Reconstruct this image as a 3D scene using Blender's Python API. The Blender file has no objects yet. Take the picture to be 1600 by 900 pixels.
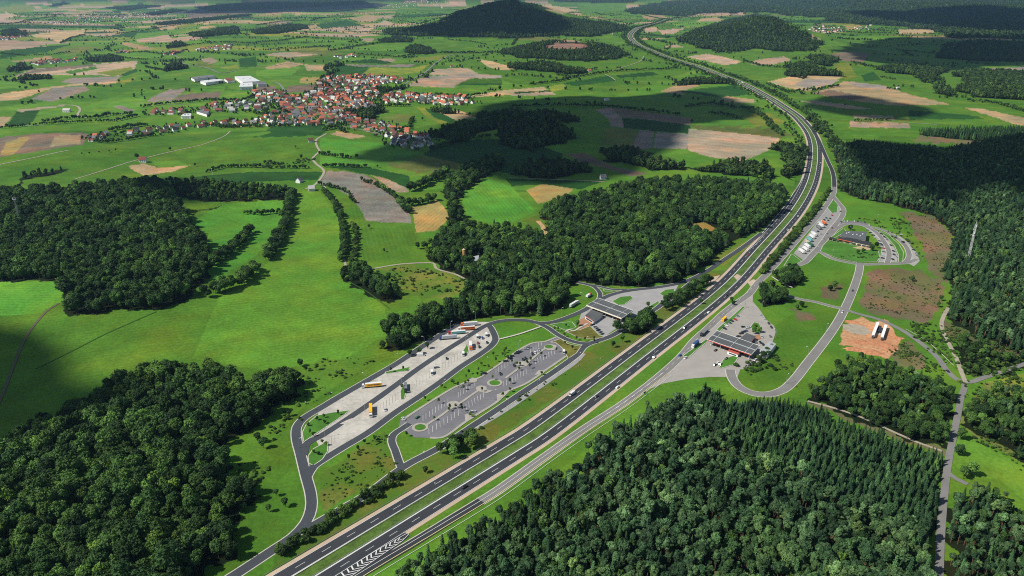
HAZE = 2.1e-5
import bpy, bmesh, math, random
import numpy as np
from mathutils import Vector, Matrix
from mathutils.geometry import tessellate_polygon
random.seed(7); RNG = np.random.default_rng(7)
scene = bpy.context.scene
C = scene.collection
# ------------------------------------------------------------------ camera model (pixels of a 1600x900 frame -> ground)
F, YH, H = 1200.0, -25.0, 313.0
TH = math.atan((450 - YH) / F)
ST, CT = math.sin(TH), math.cos(TH)

def project(X, Y, Z):
    d = Y * CT + (H - Z) * ST
    d = np.where(d > 1.0, d, 1.0)
    v = (H - Z) * CT - Y * ST
    return 800 + F * X / d, 450 + F * v / d

def flat(px, py, z=0.0):
    v = (py - 450) / F; u = (px - 800) / F
    d = (H - z) / max(ST + v * CT, 0.004)
    return u * d, d * (CT - v * ST)

def hill_for(px, py_base, py_top, rx, ry):
    X, Y = flat(px, py_base)
    t = (py_top - 450) / F              # (H-z)CT - Y ST = t (Y CT + (H-z) ST)
    q = Y * (ST + t * CT) / (CT - t * ST)
    return (X, Y, H - q, rx, ry)
HILLS = [hill_for(800, 46, 7, 640, 950), hill_for(745, 48, 22, 420, 700), hill_for(895, 46, 27, 420, 700),
         hill_for(1188, 68, 28, 330, 480), hill_for(1130, 70, 42, 260, 380), hill_for(1245, 70, 46, 220, 380), hill_for(885, 84, 66, 230, 260),
         hill_for(840, 205, 180, 90, 110)]

def sstep(a, b, x):
    t = np.clip((x - a) / (b - a), 0, 1)
    return t * t * (3 - 2 * t)

def height(X, Y):
    X = np.asarray(X, float); Y = np.asarray(Y, float)
    r = np.sqrt(X * X + Y * Y)
    w = sstep(1450, 3200, r)
    z = w * (9 * np.sin(X / 330 + Y / 900 + 1.0) + 8 * np.sin(Y / 420 - X / 700) + 5 * np.sin(X / 210 - Y / 480 + 2))
    lft = sstep(-60, -420, X - 0.0) * sstep(200, 420, Y) * (1 - sstep(1500, 2300, Y))
    z = z + lft * (5 * np.sin(X / 90 + Y / 130) + 4 * np.sin(Y / 75 - X / 160 + 1))
    hill = np.zeros(X.shape)
    for (hx, hy, hz, rx, ry) in HILLS: hill = np.maximum(hill, hz * np.exp(-(((X - hx) / rx) ** 2 + ((Y - hy) / ry) ** 2) * 1.15))
    z = z + hill
    far = sstep(11500, 18500, Y)
    z = z + far * (380 + 120 * np.sin(X / 1900 + .6) + 60 * np.sin(X / 800 + 2))
    rt = sstep(7000, 11000, Y) * sstep(1200, 4200, X)
    z = z + rt * 60 * (1 + .4 * np.sin(X / 600 + Y / 900))
    return z

def at(px, py):
    """ground point under a pixel of the layout"""
    z = 0.0
    for _ in range(12):
        X, Y = flat(px, py, z)
        z = 0.5 * z + 0.5 * float(height(X, Y))
    X, Y = flat(px, py, z)
    return X, Y

def inpoly(px, py, poly):
    P = np.asarray(poly, float)
    out = np.zeros(px.shape, bool)
    m = (px >= P[:, 0].min()) & (px <= P[:, 0].max()) & (py >= P[:, 1].min()) & (py <= P[:, 1].max())
    if not m.any(): return out
    x = px[m]; y = py[m]; c = np.zeros(x.shape, bool)
    n = len(P)
    for i in range(n):
        x1, y1 = P[i]; x2, y2 = P[(i + 1) % n]
        if y1 == y2: continue
        k = ((y1 > y) != (y2 > y)) & (x < (x2 - x1) * (y - y1) / (y2 - y1) + x1)
        c ^= k
    out[m] = c
    return out

def wob(X, Y, A):
    ox = A * (np.sin(X / (A * 2.6) + 2 * np.sin(Y / (A * 3.1))) + .6 * np.sin(Y / (A * 1.4)) + .5 * np.sin(X / (A * .6) + Y / A))
    oy = A * (np.sin(Y / (A * 2.2) + 2 * np.sin(X / (A * 3.7))) + .6 * np.sin(X / (A * 1.5)) + .5 * np.sin(Y / (A * .55) - X / A))
    return ox, oy

def lin(h, k=1.0):
    h = h.lstrip('#')
    v = [int(h[i:i + 2], 16) / 255 for i in (0, 2, 4)]
    return tuple((c / 12.92 if c <= .04045 else ((c + .055) / 1.055) ** 2.4) * k for c in v)

# ------------------------------------------------------------------ objects
def tag(o, label=None, cat=None, group=None, kind=None):
    if label: o['label'] = label
    if cat: o['category'] = cat
    if group: o['group'] = group
    if kind: o['kind'] = kind
    return o

def thing(name, label, cat, loc=(0, 0, 0), rz=0.0, group=None):
    o = bpy.data.objects.new(name, None); C.objects.link(o)
    o.location = loc; o.rotation_euler = (0, 0, rz); o.empty_display_size = .5
    return tag(o, label, cat, group)

def link(name, me, parent=None, mat=None, loc=None):
    o = bpy.data.objects.new(name, me); C.objects.link(o)
    if parent: o.parent = parent
    if loc: o.location = loc
    if mat is not None:
        if not len(me.materials): me.materials.append(mat)
        o.material_slots[0].link = 'OBJECT'; o.material_slots[0].material = mat
    return o

class MB:
    def __init__(s): s.v = []; s.f = []; s.m = []
    def add(s, vs, fs, m=0):
        b = len(s.v); s.v += [tuple(v) for v in vs]
        for f in fs: s.f.append(tuple(b + i for i in f)); s.m.append(m)
        return s
    def box(s, c, d, rz=0.0, m=0, top=1.0, topy=None):
        x, y, z = [k / 2 for k in d]; ty = top if topy is None else topy
        ca, sa = math.cos(rz), math.sin(rz)
        vs = []
        for (sx, sy, sz) in ((-1,-1,-1),(1,-1,-1),(1,1,-1),(-1,1,-1),(-1,-1,1),(1,-1,1),(1,1,1),(-1,1,1)):
            a = sx * x * (top if sz > 0 else 1); b = sy * y * (ty if sz > 0 else 1)
            vs.append((c[0] + a * ca - b * sa, c[1] + a * sa + b * ca, c[2] + sz * z))
        return s.add(vs, [(0,3,2,1),(4,5,6,7),(0,1,5,4),(1,2,6,5),(2,3,7,6),(3,0,4,7)], m)
    def prism(s, pts, z0, z1, m=0, mtop=None):
        """pts counter-clockwise (x, y)"""
        n = len(pts)
        a = sum(pts[i][0] * pts[(i+1) % n][1] - pts[(i+1) % n][0] * pts[i][1] for i in range(n))
        if a < 0: pts = pts[::-1]
        vs = [(p[0], p[1], z0) for p in pts] + [(p[0], p[1], z1) for p in pts]
        s.add(vs, [(i, (i+1) % n, n + (i+1) % n, n + i) for i in range(n)], m)
        b = len(s.v) - 2 * n
        s.f.append(tuple(b + n + i for i in range(n))); s.m.append(m if mtop is None else mtop)
        s.f.append(tuple(b + i for i in range(n))[::-1]); s.m.append(m)
        return s
    def cyl(s, p, q, r0, r1=None, n=8, m=0, cap=True):
        r1 = r0 if r1 is None else r1
        p = Vector(p); q = Vector(q); d = (q - p).normalized()
        a = d.orthogonal().normalized(); b = d.cross(a)
        vs = [p + (a * math.cos(t) + b * math.sin(t)) * r0 for t in [2 * math.pi * i / n for i in range(n)]]
        vs += [q + (a * math.cos(t) + b * math.sin(t)) * r1 for t in [2 * math.pi * i / n for i in range(n)]]
        fs = [(i, (i+1) % n, n + (i+1) % n, n + i) for i in range(n)]
        if cap: fs += [tuple(range(n))[::-1], tuple(range(n, 2 * n))]
        return s.add(vs, fs, m)
    def mesh(s, name, mats=()):
        me = bpy.data.meshes.new(name); me.from_pydata(s.v, [], s.f)
        for m in mats: me.materials.append(m)
        if s.f: me.polygons.foreach_set('material_index', s.m)
        me.update(); return me
    def build(s, name, mats, parent=None, **k):
        if not isinstance(mats, (list, tuple)): mats = [mats]
        o = link(name, s.mesh(name, mats), parent); return o

# ------------------------------------------------------------------ materials
class NT:
    def __init__(s, name):
        s.mat = bpy.data.materials.new(name); s.mat.use_nodes = True
        s.t = s.mat.node_tree; s.n = s.t.nodes; s.l = s.t.links; s.n.clear()
        s.out = s.n.new('ShaderNodeOutputMaterial'); s.b = s.n.new('ShaderNodeBsdfPrincipled')
        s.l.new(s.b.outputs[0], s.out.inputs[0])
        s.b.inputs['Specular IOR Level'].default_value = .25
    def new(s, ty, **k):
        n = s.n.new(ty)
        for a, v in k.items(): setattr(n, a, v)
        return n
    def co(s, kind='Object'): 
        return s.new('ShaderNodeTexCoord').outputs[kind]
    def noise(s, scale, detail=3, rough=.55, vec=None):
        n = s.new('ShaderNodeTexNoise'); n.inputs['Scale'].default_value = scale
        n.inputs['Detail'].default_value = detail; n.inputs['Roughness'].default_value = rough
        s.l.new(vec if vec is not None else s.co(), n.inputs['Vector']); return n.outputs['Fac']
    def ramp(s, fac, stops):
        r = s.new('ShaderNodeValToRGB')
        e = r.color_ramp.elements
        while len(e) < len(stops): e.new(.5)
        for el, (p, c) in zip(e, stops):
            el.position = p; el.color = (*c[:3], 1) if not isinstance(c, (int, float)) else (c, c, c, 1)
        s.l.new(fac, r.inputs[0]); return r.outputs[0]
    def math(s, op, a, b=None, c=None):
        n = s.new('ShaderNodeMath', operation=op)
        for i, v in enumerate((a, b, c)):
            if v is None: continue
            if isinstance(v, (int, float)): n.inputs[i].default_value = v
            else: s.l.new(v, n.inputs[i])
        return n.outputs[0]
    def mix(s, fac, a, b, mode='MIX'):
        n = s.new('ShaderNodeMix', data_type='RGBA', blend_type=mode)
        for i, v in ((0, fac), (6, a), (7, b)):
            if isinstance(v, (int, float)): n.inputs[i].default_value = v if i == 0 else (v, v, v, 1)
            elif isinstance(v, tuple): n.inputs[i].default_value = (*v[:3], 1)
            else: s.l.new(v, n.inputs[i])
        return n.outputs[2]
    def col(s, c, rough=.9):
        if isinstance(c, tuple): s.b.inputs['Base Color'].default_value = (*c[:3], 1)
        else: s.l.new(c, s.b.inputs['Base Color'])
        s.b.inputs['Roughness'].default_value = rough; return s.mat

MATS = {}
def mottled(name, c, amt=.25, scale=.15, rough=.9, fine=1.3):
    if name in MATS: return MATS[name]
    t = NT(name)
    a = t.noise(scale, 4); b = t.noise(fine, 3)
    f = t.math('ADD', t.math('MULTIPLY', a, .6), t.math('MULTIPLY', b, .4))
    lo = tuple(k * (1 - amt * 1.6) for k in c); hi = tuple(min(k * (1 + amt * 1.6), 1) for k in c)
    MATS[name] = t.col(t.ramp(f, [(.25, lo), (.75, hi)]), rough); return MATS[name]
def plain(name, c, rough=.5, metal=0.0, spec=.4):
    if name in MATS: return MATS[name]
    t = NT(name)
    n = t.noise(2.5, 3)
    t.col(t.mix(.12, c, t.ramp(n, [(.3, tuple(k * .6 for k in c)), (.7, tuple(min(1, k * 1.25) for k in c))])), rough)
    t.b.inputs['Metallic'].default_value = metal; t.b.inputs['Specular IOR Level'].default_value = spec
    MATS[name] = t.mat; return t.mat
# ------------------------------------------------------------------ ground: one sheet, field colours as vertex attributes
G = dict(br='#62902c', md='#527f26', lt='#6a9a32', yg='#8c9a3a', dk='#2c5a22', ol='#77803e', tan='#c4aa80', pk='#c4a88e', gr='#a3988c', bl='#68aa38',
         bg='#bda78c', yl='#ab985c', bn='#8c7a68', ff='#1c2812', fb='#222c16', cl='#86705a', sand='#dc9f76', dry='#7d8438', pur_shade='#55525a')  # the purple is ploughed land and wood with cloud shade in the colour
FIELDS = [  # (colour, stripe strength, layout polygon)
('br',.25,[(-200,230),(520,222),(640,300),(640,560),(-200,700)]),
('bl',.35,[(-200,440),(95,440),(100,470),(60,490),(-200,505)]),
('br',.3,[(440,300),(500,300),(530,340),(540,420),(600,480),(610,520),(540,560),(420,580),(300,560),(340,470),(420,410)]),
('br',.25,[(0,255),(200,225),(360,215),(500,215),(500,262),(300,275),(0,290)]),
('bl',.25,[(500,215),(600,225),(660,240),(560,258),(500,262)]),
('bl',.3,[(300,345),(345,320),(440,310),(445,340),(400,400),(330,440),(310,400)]),
('br',.3,[(540,300),(565,320),(580,350),(645,352),(655,370),(640,395),(600,410),(545,410),(555,370)]),
('bl',.4,[(718,305),(760,278),(800,292),(838,330),(800,348),(750,348),(730,335)]),
('br',.0,[(900,150),(1000,118),(1130,118),(1230,160),(1250,200),(1240,290),(1000,280),(1060,250),(800,160)]),
('br',.0,[(640,60),(800,62),(1000,70),(1090,108),(960,150),(800,130),(660,80)]),
('br',.0,[(1040,62),(1200,80),(1330,70),(1600,130),(1600,200),(1320,210),(1240,160),(1130,100)]),
('br',.0,[(1300,150),(1600,190),(1600,205),(1300,212)]),
('br',.0,[(1310,300),(1400,330),(1430,400),(1320,400)]),
('br',.0,[(1160,575),(1215,505),(1340,420),(1345,450),(1300,530),(1240,600),(1190,625)]),
('lt',.0,[(1490,688),(1520,682),(1620,745),(1620,800),(1560,748),(1510,748),(1488,722)]),
('dry',.0,[(430,870),(520,800),(700,690),(900,560),(1120,420),(1140,425),(900,600),(700,735),(520,850),(420,905)]),
('dry',.0,[(500,745),(600,670),(620,690),(618,735),(505,800)]),
('br',.0,[(350,905),(480,815),(470,700),(480,640),(600,560),(560,580),(420,640),(390,760),(340,870)]),
('lt',.0,[(400,720),(470,640),(560,580),(500,560),(430,610),(390,690)]),
('br',.0,[(560,905),(800,790),(1000,640),(1130,590),(1150,610),(1000,690),(760,850),(620,905)]),
('br',.0,[(770,505),(830,500),(875,520),(830,535),(640,650),(620,650),(760,560)]),
# left upper farmland
('pk',.2,[(-40,63),(30,63),(70,67),(60,72),(30,73),(-40,71)]),
('tan',.3,[(40,55),(80,50),(133,46),(130,54),(110,58),(92,66),(70,60)]),
('pk',.3,[(212,60),(262,54),(268,60),(310,55),(318,60),(275,66),(215,66)]),
('tan',.3,[(185,68),(200,66),(245,76),(220,78)]),
('ol',.3,[(75,80),(120,72),(165,74),(120,84)]), ('tan',.3,[(10,98),(80,87),(82,92),(40,97)]),
('dk',.2,[(0,80),(60,73),(110,70),(70,82),(0,92)]), ('dk',.2,[(160,58),(205,50),(260,45),(262,52),(210,58)]),
('lt',.1,[(205,62),(215,52),(260,48),(320,35),(310,45),(240,58)]), ('yg',.1,[(270,42),(300,36),(318,38),(280,46)]),
('bg',.4,[(20,120),(50,108),(150,100),(215,95),(210,108),(185,118),(90,117)]), ('bn',.3,[(22,119),(55,108),(145,100),(150,103),(60,113)]),
('md',.1,[(100,112),(150,104),(152,108),(110,116)]), ('yg',.3,[(150,114),(205,104),(208,110),(180,119)]), ('dk',.3,[(185,118),(213,107),(216,112),(195,119)]),
('gr',.4,[(95,128),(110,122),(190,119),(180,127),(120,132)]), ('yg',.2,[(185,127),(210,120),(216,122),(192,132)]),
('tan',.4,[(-60,163),(-40,152),(85,135),(115,131),(185,127),(178,131),(140,132),(85,137),(30,155)]),
('gr',.5,[(47,155),(85,137),(130,134),(140,140),(100,154),(80,159)]), ('md',.1,[(100,156),(142,139),(180,133),(215,140),(150,160)]),
('gr',.5,[(228,160),(240,150),(265,140),(292,138),(280,148),(268,157)]), ('bn',.4,[(268,158),(285,147),(345,143),(342,153)]), ('lt',.2,[(292,146),(300,137),(352,134),(350,142)]),
('lt',.2,[(160,167),(180,157),(225,152),(228,160),(212,172),(180,167)]), ('gr',.4,[(175,166),(190,165),(212,173),(200,175)]),
('dk',.5,[(10,197),(28,172),(62,171),(52,190),(40,196)]), ('tan',.3,[(-60,182),(18,183),(5,198),(-60,200)]), ('bg',.3,[(27,172),(100,163),(102,166),(28,175)]),
('bn',.6,[(-60,220),(0,215),(50,209),(125,207),(138,209),(130,226),(0,245),(-60,252)]), ('yl',.5,[(0,243),(10,222),(40,213),(48,214),(30,232),(20,242)]), ('tan',.5,[(78,229),(85,213),(125,210),(126,225)]),
('bg',.3,[(312,92),(330,90),(342,95),(330,101),(318,96)]), ('yg',.2,[(345,105),(370,100),(375,107),(350,108)]), ('dk',.4,[(372,92),(400,88),(402,104),(375,105)]), ('ol',.2,[(295,100),(310,96),(335,101),(330,106)]),
('yg',.2,[(-20,14),(40,6),(55,12),(50,18),(30,20),(-20,18)]), ('pk',.2,[(172,0),(196,-3),(200,4),(180,6)]), ('tan',.2,[(108,27),(125,18),(155,13),(150,17)]), ('pk',.2,[(-30,30),(10,20),(28,24),(-10,36)]),
('pur_shade',.1,[(260,22),(330,10),(420,2),(560,-2),(590,10),(560,13),(420,20),(330,22)]), ('bn',.3,[(290,24),(380,12),(398,20),(300,28)]),
('tan',.3,[(400,23),(440,18),(480,16),(470,19),(420,24)]), ('bg',.3,[(405,38),(430,32),(460,33),(440,37)]), ('tan',.3,[(460,21),(480,20),(478,23),(462,24)]),
('tan',.3,[(545,29),(575,23),(595,25),(585,34),(565,35)]), ('bg',.3,[(583,40),(600,32),(612,35),(605,42)]), ('bg',.3,[(590,25),(618,23),(610,29),(595,29)]), ('tan',.3,[(480,40),(495,39),(497,43),(485,45)]),
('bg',.3,[(545,48),(586,43),(580,48),(550,51)]), ('bg',.3,[(565,60),(588,60),(580,65),(567,64)]), ('pk',.3,[(675,8),(700,3),(728,2),(728,9),(690,12)]), ('dk',.3,[(690,20),(690,24),(620,28),(630,23)]), ('dk',.3,[(500,37),(540,31),(570,40),(500,44)]),
('ol',.4,[(415,84),(480,77),(540,80),(500,88),(440,92)]), ('bg',.4,[(410,85),(450,81),(500,85),(450,90)]), ('md',.1,[(445,94),(500,88),(545,84),(530,98),(460,99)]),
('tan',.3,[(475,101),(515,101),(512,111),(480,110)]), ('yl',.3,[(470,121),(507,120),(500,130),(468,130)]), ('bn',.4,[(450,134),(500,131),(495,142),(445,145)]), ('bn',.2,[(400,136),(432,134),(430,142),(400,143)]),
('tan',.2,[(415,105),(450,96),(475,100),(440,112),(425,120)]), ('lt',.2,[(400,110),(470,104),(460,115),(420,122),(400,118)]), ('dk',.5,[(523,103),(577,102),(570,117),(520,117)]), ('gr',.4,[(530,100),(600,102),(650,100),(640,105),(560,104)]),
('yg',.3,[(565,117),(580,105),(640,107),(672,100),(655,113),(610,118)]), ('bg',.3,[(580,93),(610,91),(620,94),(612,97),(590,97)]), ('yg',.3,[(640,92),(680,87),(700,86),(690,93),(650,95)]), ('dk',.3,[(540,97),(580,92),(615,98),(600,100)]),
('bg',.4,[(671,117),(678,108),(730,106),(748,115),(735,118)]), ('gr',.5,[(660,120),(745,115),(785,118),(783,123),(657,123)]), ('pk',.4,[(635,134),(655,122),(735,122),(708,137)]), ('lt',.3,[(628,137),(708,136.5),(700,145),(640,144)]),
('md',.3,[(712,133),(735,122.5),(784,122),(785,132)]), ('dk',.2,[(724,131),(785,130),(783,133),(718,133)]), ('lt',.3,[(700,145),(720,133),(783,133),(775,143),(715,147)]), ('tan',.3,[(725,152),(780,142),(812,139),(805,148),(740,154)]), ('lt',.1,[(730,153),(800,148),(810,155),(740,162)]),
('tan',.3,[(746,93),(765,95),(795,103),(808,107),(790,110),(765,106)]),
('lt',.2,[(588,185),(600,172),(650,168),(660,180),(690,192),(660,199),(620,203)]), ('yg',.2,[(652,168),(662,169),(680,185),(702,191),(690,193),(665,183)]), ('dk',.5,[(663,169),(680,171),(712,187),(702,192),(678,182)]), ('tan',.3,[(675,170),(720,173),(744,184),(712,188),(690,177)]), ('ol',.2,[(600,182),(640,178),(650,188),(620,194)]),
('dk',.6,[(395,215),(425,198),(505,194),(512,204),(500,212)]), ('tan',.2,[(515,210),(527,205),(572,212),(560,216.5),(545,216)]), ('lt',.3,[(358,213),(420,205),(424,207),(405,213)]),
('tan',.2,[(842,9),(855,7),(905,16),(880,21),(865,19)]), ('lt',.1,[(905,16),(920,4),(980,5),(975,25),(910,24)]), ('tan',.2,[(1000,24),(1030,22),(1040,26),(1015,32)]), ('lt',.1,[(1030,19),(1055,17),(1062,22),(1035,24)]),
('pk',.2,[(1003,44),(1025,42),(1028,48),(1010,52)]), ('pk',.2,[(1028,47),(1070,44),(1055,52),(1035,54)]), ('tan',.2,[(1088,34),(1095,29),(1120,27),(1132,32),(1100,36)]), ('lt',.1,[(1050,38),(1090,34),(1130,33),(1110,40),(1060,43)]), ('br',.0,[(922,46),(935,40),(950,42),(957,54),(940,60),(920,55)]),
('pk',.3,[(1072,89),(1105,84),(1158,95),(1150,100),(1135,102),(1110,97)]), ('pk',.3,[(1168,97),(1200,91),(1225,88),(1237,94),(1210,100),(1180,102)]),
('tan',.3,[(800,140),(850,136),(856,141),(805,144)]), ('dk',.3,[(803,144),(856,141),(862,143),(805,147)]), ('bg',.3,[(798,147),(862,143),(868,148),(798,150)]), ('yg',.1,[(856,136),(880,130),(886,138),(862,143)]),
('dk',.4,[(880,130),(950,118),(965,126),(900,135)]), ('dk',.4,[(962,118),(1020,112),(1030,117),(970,122)]),
('tan',.3,[(1033,143),(1055,133),(1085,131),(1092,134),(1065,143),(1072,149)]), ('dk',.4,[(1060,142),(1150,133),(1175,148),(1120,152)]), ('tan',.3,[(1122,156),(1135,150),(1178,156),(1180,160),(1150,161)]), ('yg',.2,[(1160,180),(1200,176),(1230,192),(1180,200)]), ('ol',.3,[(1080,196),(1200,200),(1245,212),(1218,216),(1090,204)]),
('gr',.5,[(930,171),(955,168),(972,185),(975,199),(955,198),(950,185)]), ('bn',.5,[(955,168),(990,172),(1082,185),(1078,196),(1020,188),(972,183)]), ('dk',.3,[(972,184),(1020,188),(1080,196),(1075,209),(975,200)]), ('ol',.3,[(945,199),(1000,203),(985,236),(940,226)]),
('gr',.5,[(1000,203),(1022,205),(1018,231),(984,236)]), ('gr',.5,[(1026,206),(1080,210),(1072,233),(1020,231)]), ('bg',.5,[(1076,201),(1200,213),(1219,216),(1207,232),(1160,252),(1110,246),(1074,234)]),
('bn',.6,[(886,241),(912,239),(960,261),(1013,271),(985,276),(945,262),(903,252)]), ('yl',.2,[(822,297),(850,287),(905,284),(885,308),(840,318)]), ('dk',.3,[(790,280),(950,282),(905,296),(850,288),(800,291)]),
('tan',.5,[(1200,128),(1240,118),(1300,117),(1317,121),(1290,133),(1265,143),(1230,137)]), ('gr',.4,[(1240,132),(1258,124),(1312,125),(1300,132),(1262,138)]),
('tan',.5,[(1318,127),(1375,132),(1430,150),(1487,163),(1400,165),(1330,157),(1268,146),(1300,135)]), ('gr',.5,[(1322,127),(1375,132),(1395,140),(1340,137)]), ('bn',.4,[(1266,145),(1300,141),(1360,152),(1330,157)]),
('bg',.3,[(1250,158),(1275,157),(1366,170),(1340,171),(1290,165)]), ('bg',.3,[(1333,179),(1395,181),(1398,187),(1335,185)]), ('pk',.3,[(1328,188),(1420,193),(1423,200),(1327,199)]), ('tan',.2,[(1404,46),(1461,46),(1458,52),(1404,53)]), ('bn',.3,[(1298,85),(1320,80),(1362,84),(1345,99),(1315,95)]),
('tan',.4,[(1505,168),(1530,169),(1620,188),(1620,200),(1585,194),(1550,182)]), ('gr',.2,[(1545,107),(1620,104),(1620,120),(1560,112)]), ('yl',.2,[(1318,40),(1345,39),(1340,46),(1325,47)]), ('dk',.3,[(1345,118),(1365,112),(1378,125),(1352,127)]), ('yg',.3,[(1300,100),(1325,97),(1340,120),(1320,125)]),
('dk',.3,[(1420,172),(1520,180),(1540,186),(1420,186)]), ('ol',.3,[(1340,186),(1420,188),(1440,190),(1340,192)]), ('cl',.5,[(1436,211),(1475,212),(1560,219),(1530,230),(1480,224),(1425,222)]),
# middle left fields
('gr',.7,[(512,267),(540,268),(570,273),(590,284),(610,296),(628,312),(640,330),(643,349),(600,347),(572,345),(562,325),(548,308),(520,291),(497,288)]),
('bg',.6,[(580,273),(612,282),(632,291),(639,300),(622,301),(605,291)]), ('yl',.4,[(643,323),(665,321),(682,311),(695,325),(703,341),(680,361),(650,363),(647,345)]),
('dk',.5,[(505,260),(560,258),(640,275),(640,296),(600,277),(540,266)]), ('ol',.4,[(600,256),(660,245),(748,250),(700,268),(660,271)]), ('dk',.3,[(690,222),(800,215),(880,240),(870,282),(760,265),(660,242)]), ('dk',.6,[(395,269),(505,268),(496,281),(395,284)]), ('dk',.5,[(305,276),(395,268),(395,284),(300,290)]),
('dry',.0,[(582,420),(640,413),(690,420),(737,441),(700,468),(630,462)]), ('tan',.3,[(200,259),(225,256),(250,263),(298,258),(270,268),(225,274),(210,268)]), ('lt',.2,[(235,252),(280,252),(296,258),(250,263)]), ('dry',.0,[(815,345),(840,335),(862,365),(850,380)]), ('tan',.1,[(838,345),(845,345),(862,370),(855,372)]),
('yg',.1,[(905,440),(1000,455),(940,440)]), ('dry',.0,[(1065,352),(1090,345),(1140,370),(1150,385),(1120,385),(1105,372)]), ('yg',.0,[(1110,402),(1180,372),(1225,335),(1240,300),(1248,310),(1190,375),(1130,415)]),
# right side clearings
('cl',.25,[(1358,425),(1400,418),(1440,425),(1472,440),(1473,470),(1450,502),(1400,500),(1342,482),(1350,450)]), ('cl',.25,[(1405,330),(1460,338),(1490,370),(1480,412),(1478,445),(1455,425),(1440,385),(1425,355)]), ('cl',.25,[(1280,452),(1300,438),(1320,445),(1310,465),(1285,468)]), ('cl',.25,[(1238,485),(1270,490),(1275,500),(1245,500)]),
('cl',.25,[(1385,545),(1420,535),(1450,560),(1440,575),(1400,570)]), ('cl',.25,[(1470,500),(1515,515),(1600,545),(1600,560),(1520,540),(1478,520)]),
('sand',.3,[(1315,512),(1330,500),(1350,496),(1390,505),(1408,530),(1405,550),(1385,558),(1350,550),(1312,536)]), ('bg',.3,[(1318,508),(1350,510),(1362,520),(1335,523)]),
('cl',.6,[(1258,626),(1300,632),(1400,672),(1475,700),(1475,712),(1400,688),(1320,655)]),
('yg',.1,[(1535,600),(1600,582),(1600,600),(1560,612)]), ('ol',.0,[(1500,660),(1540,600),(1620,600),(1620,740),(1530,685)]),
]
FOREST_FLOORS = []   # filled from FORESTS

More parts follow.
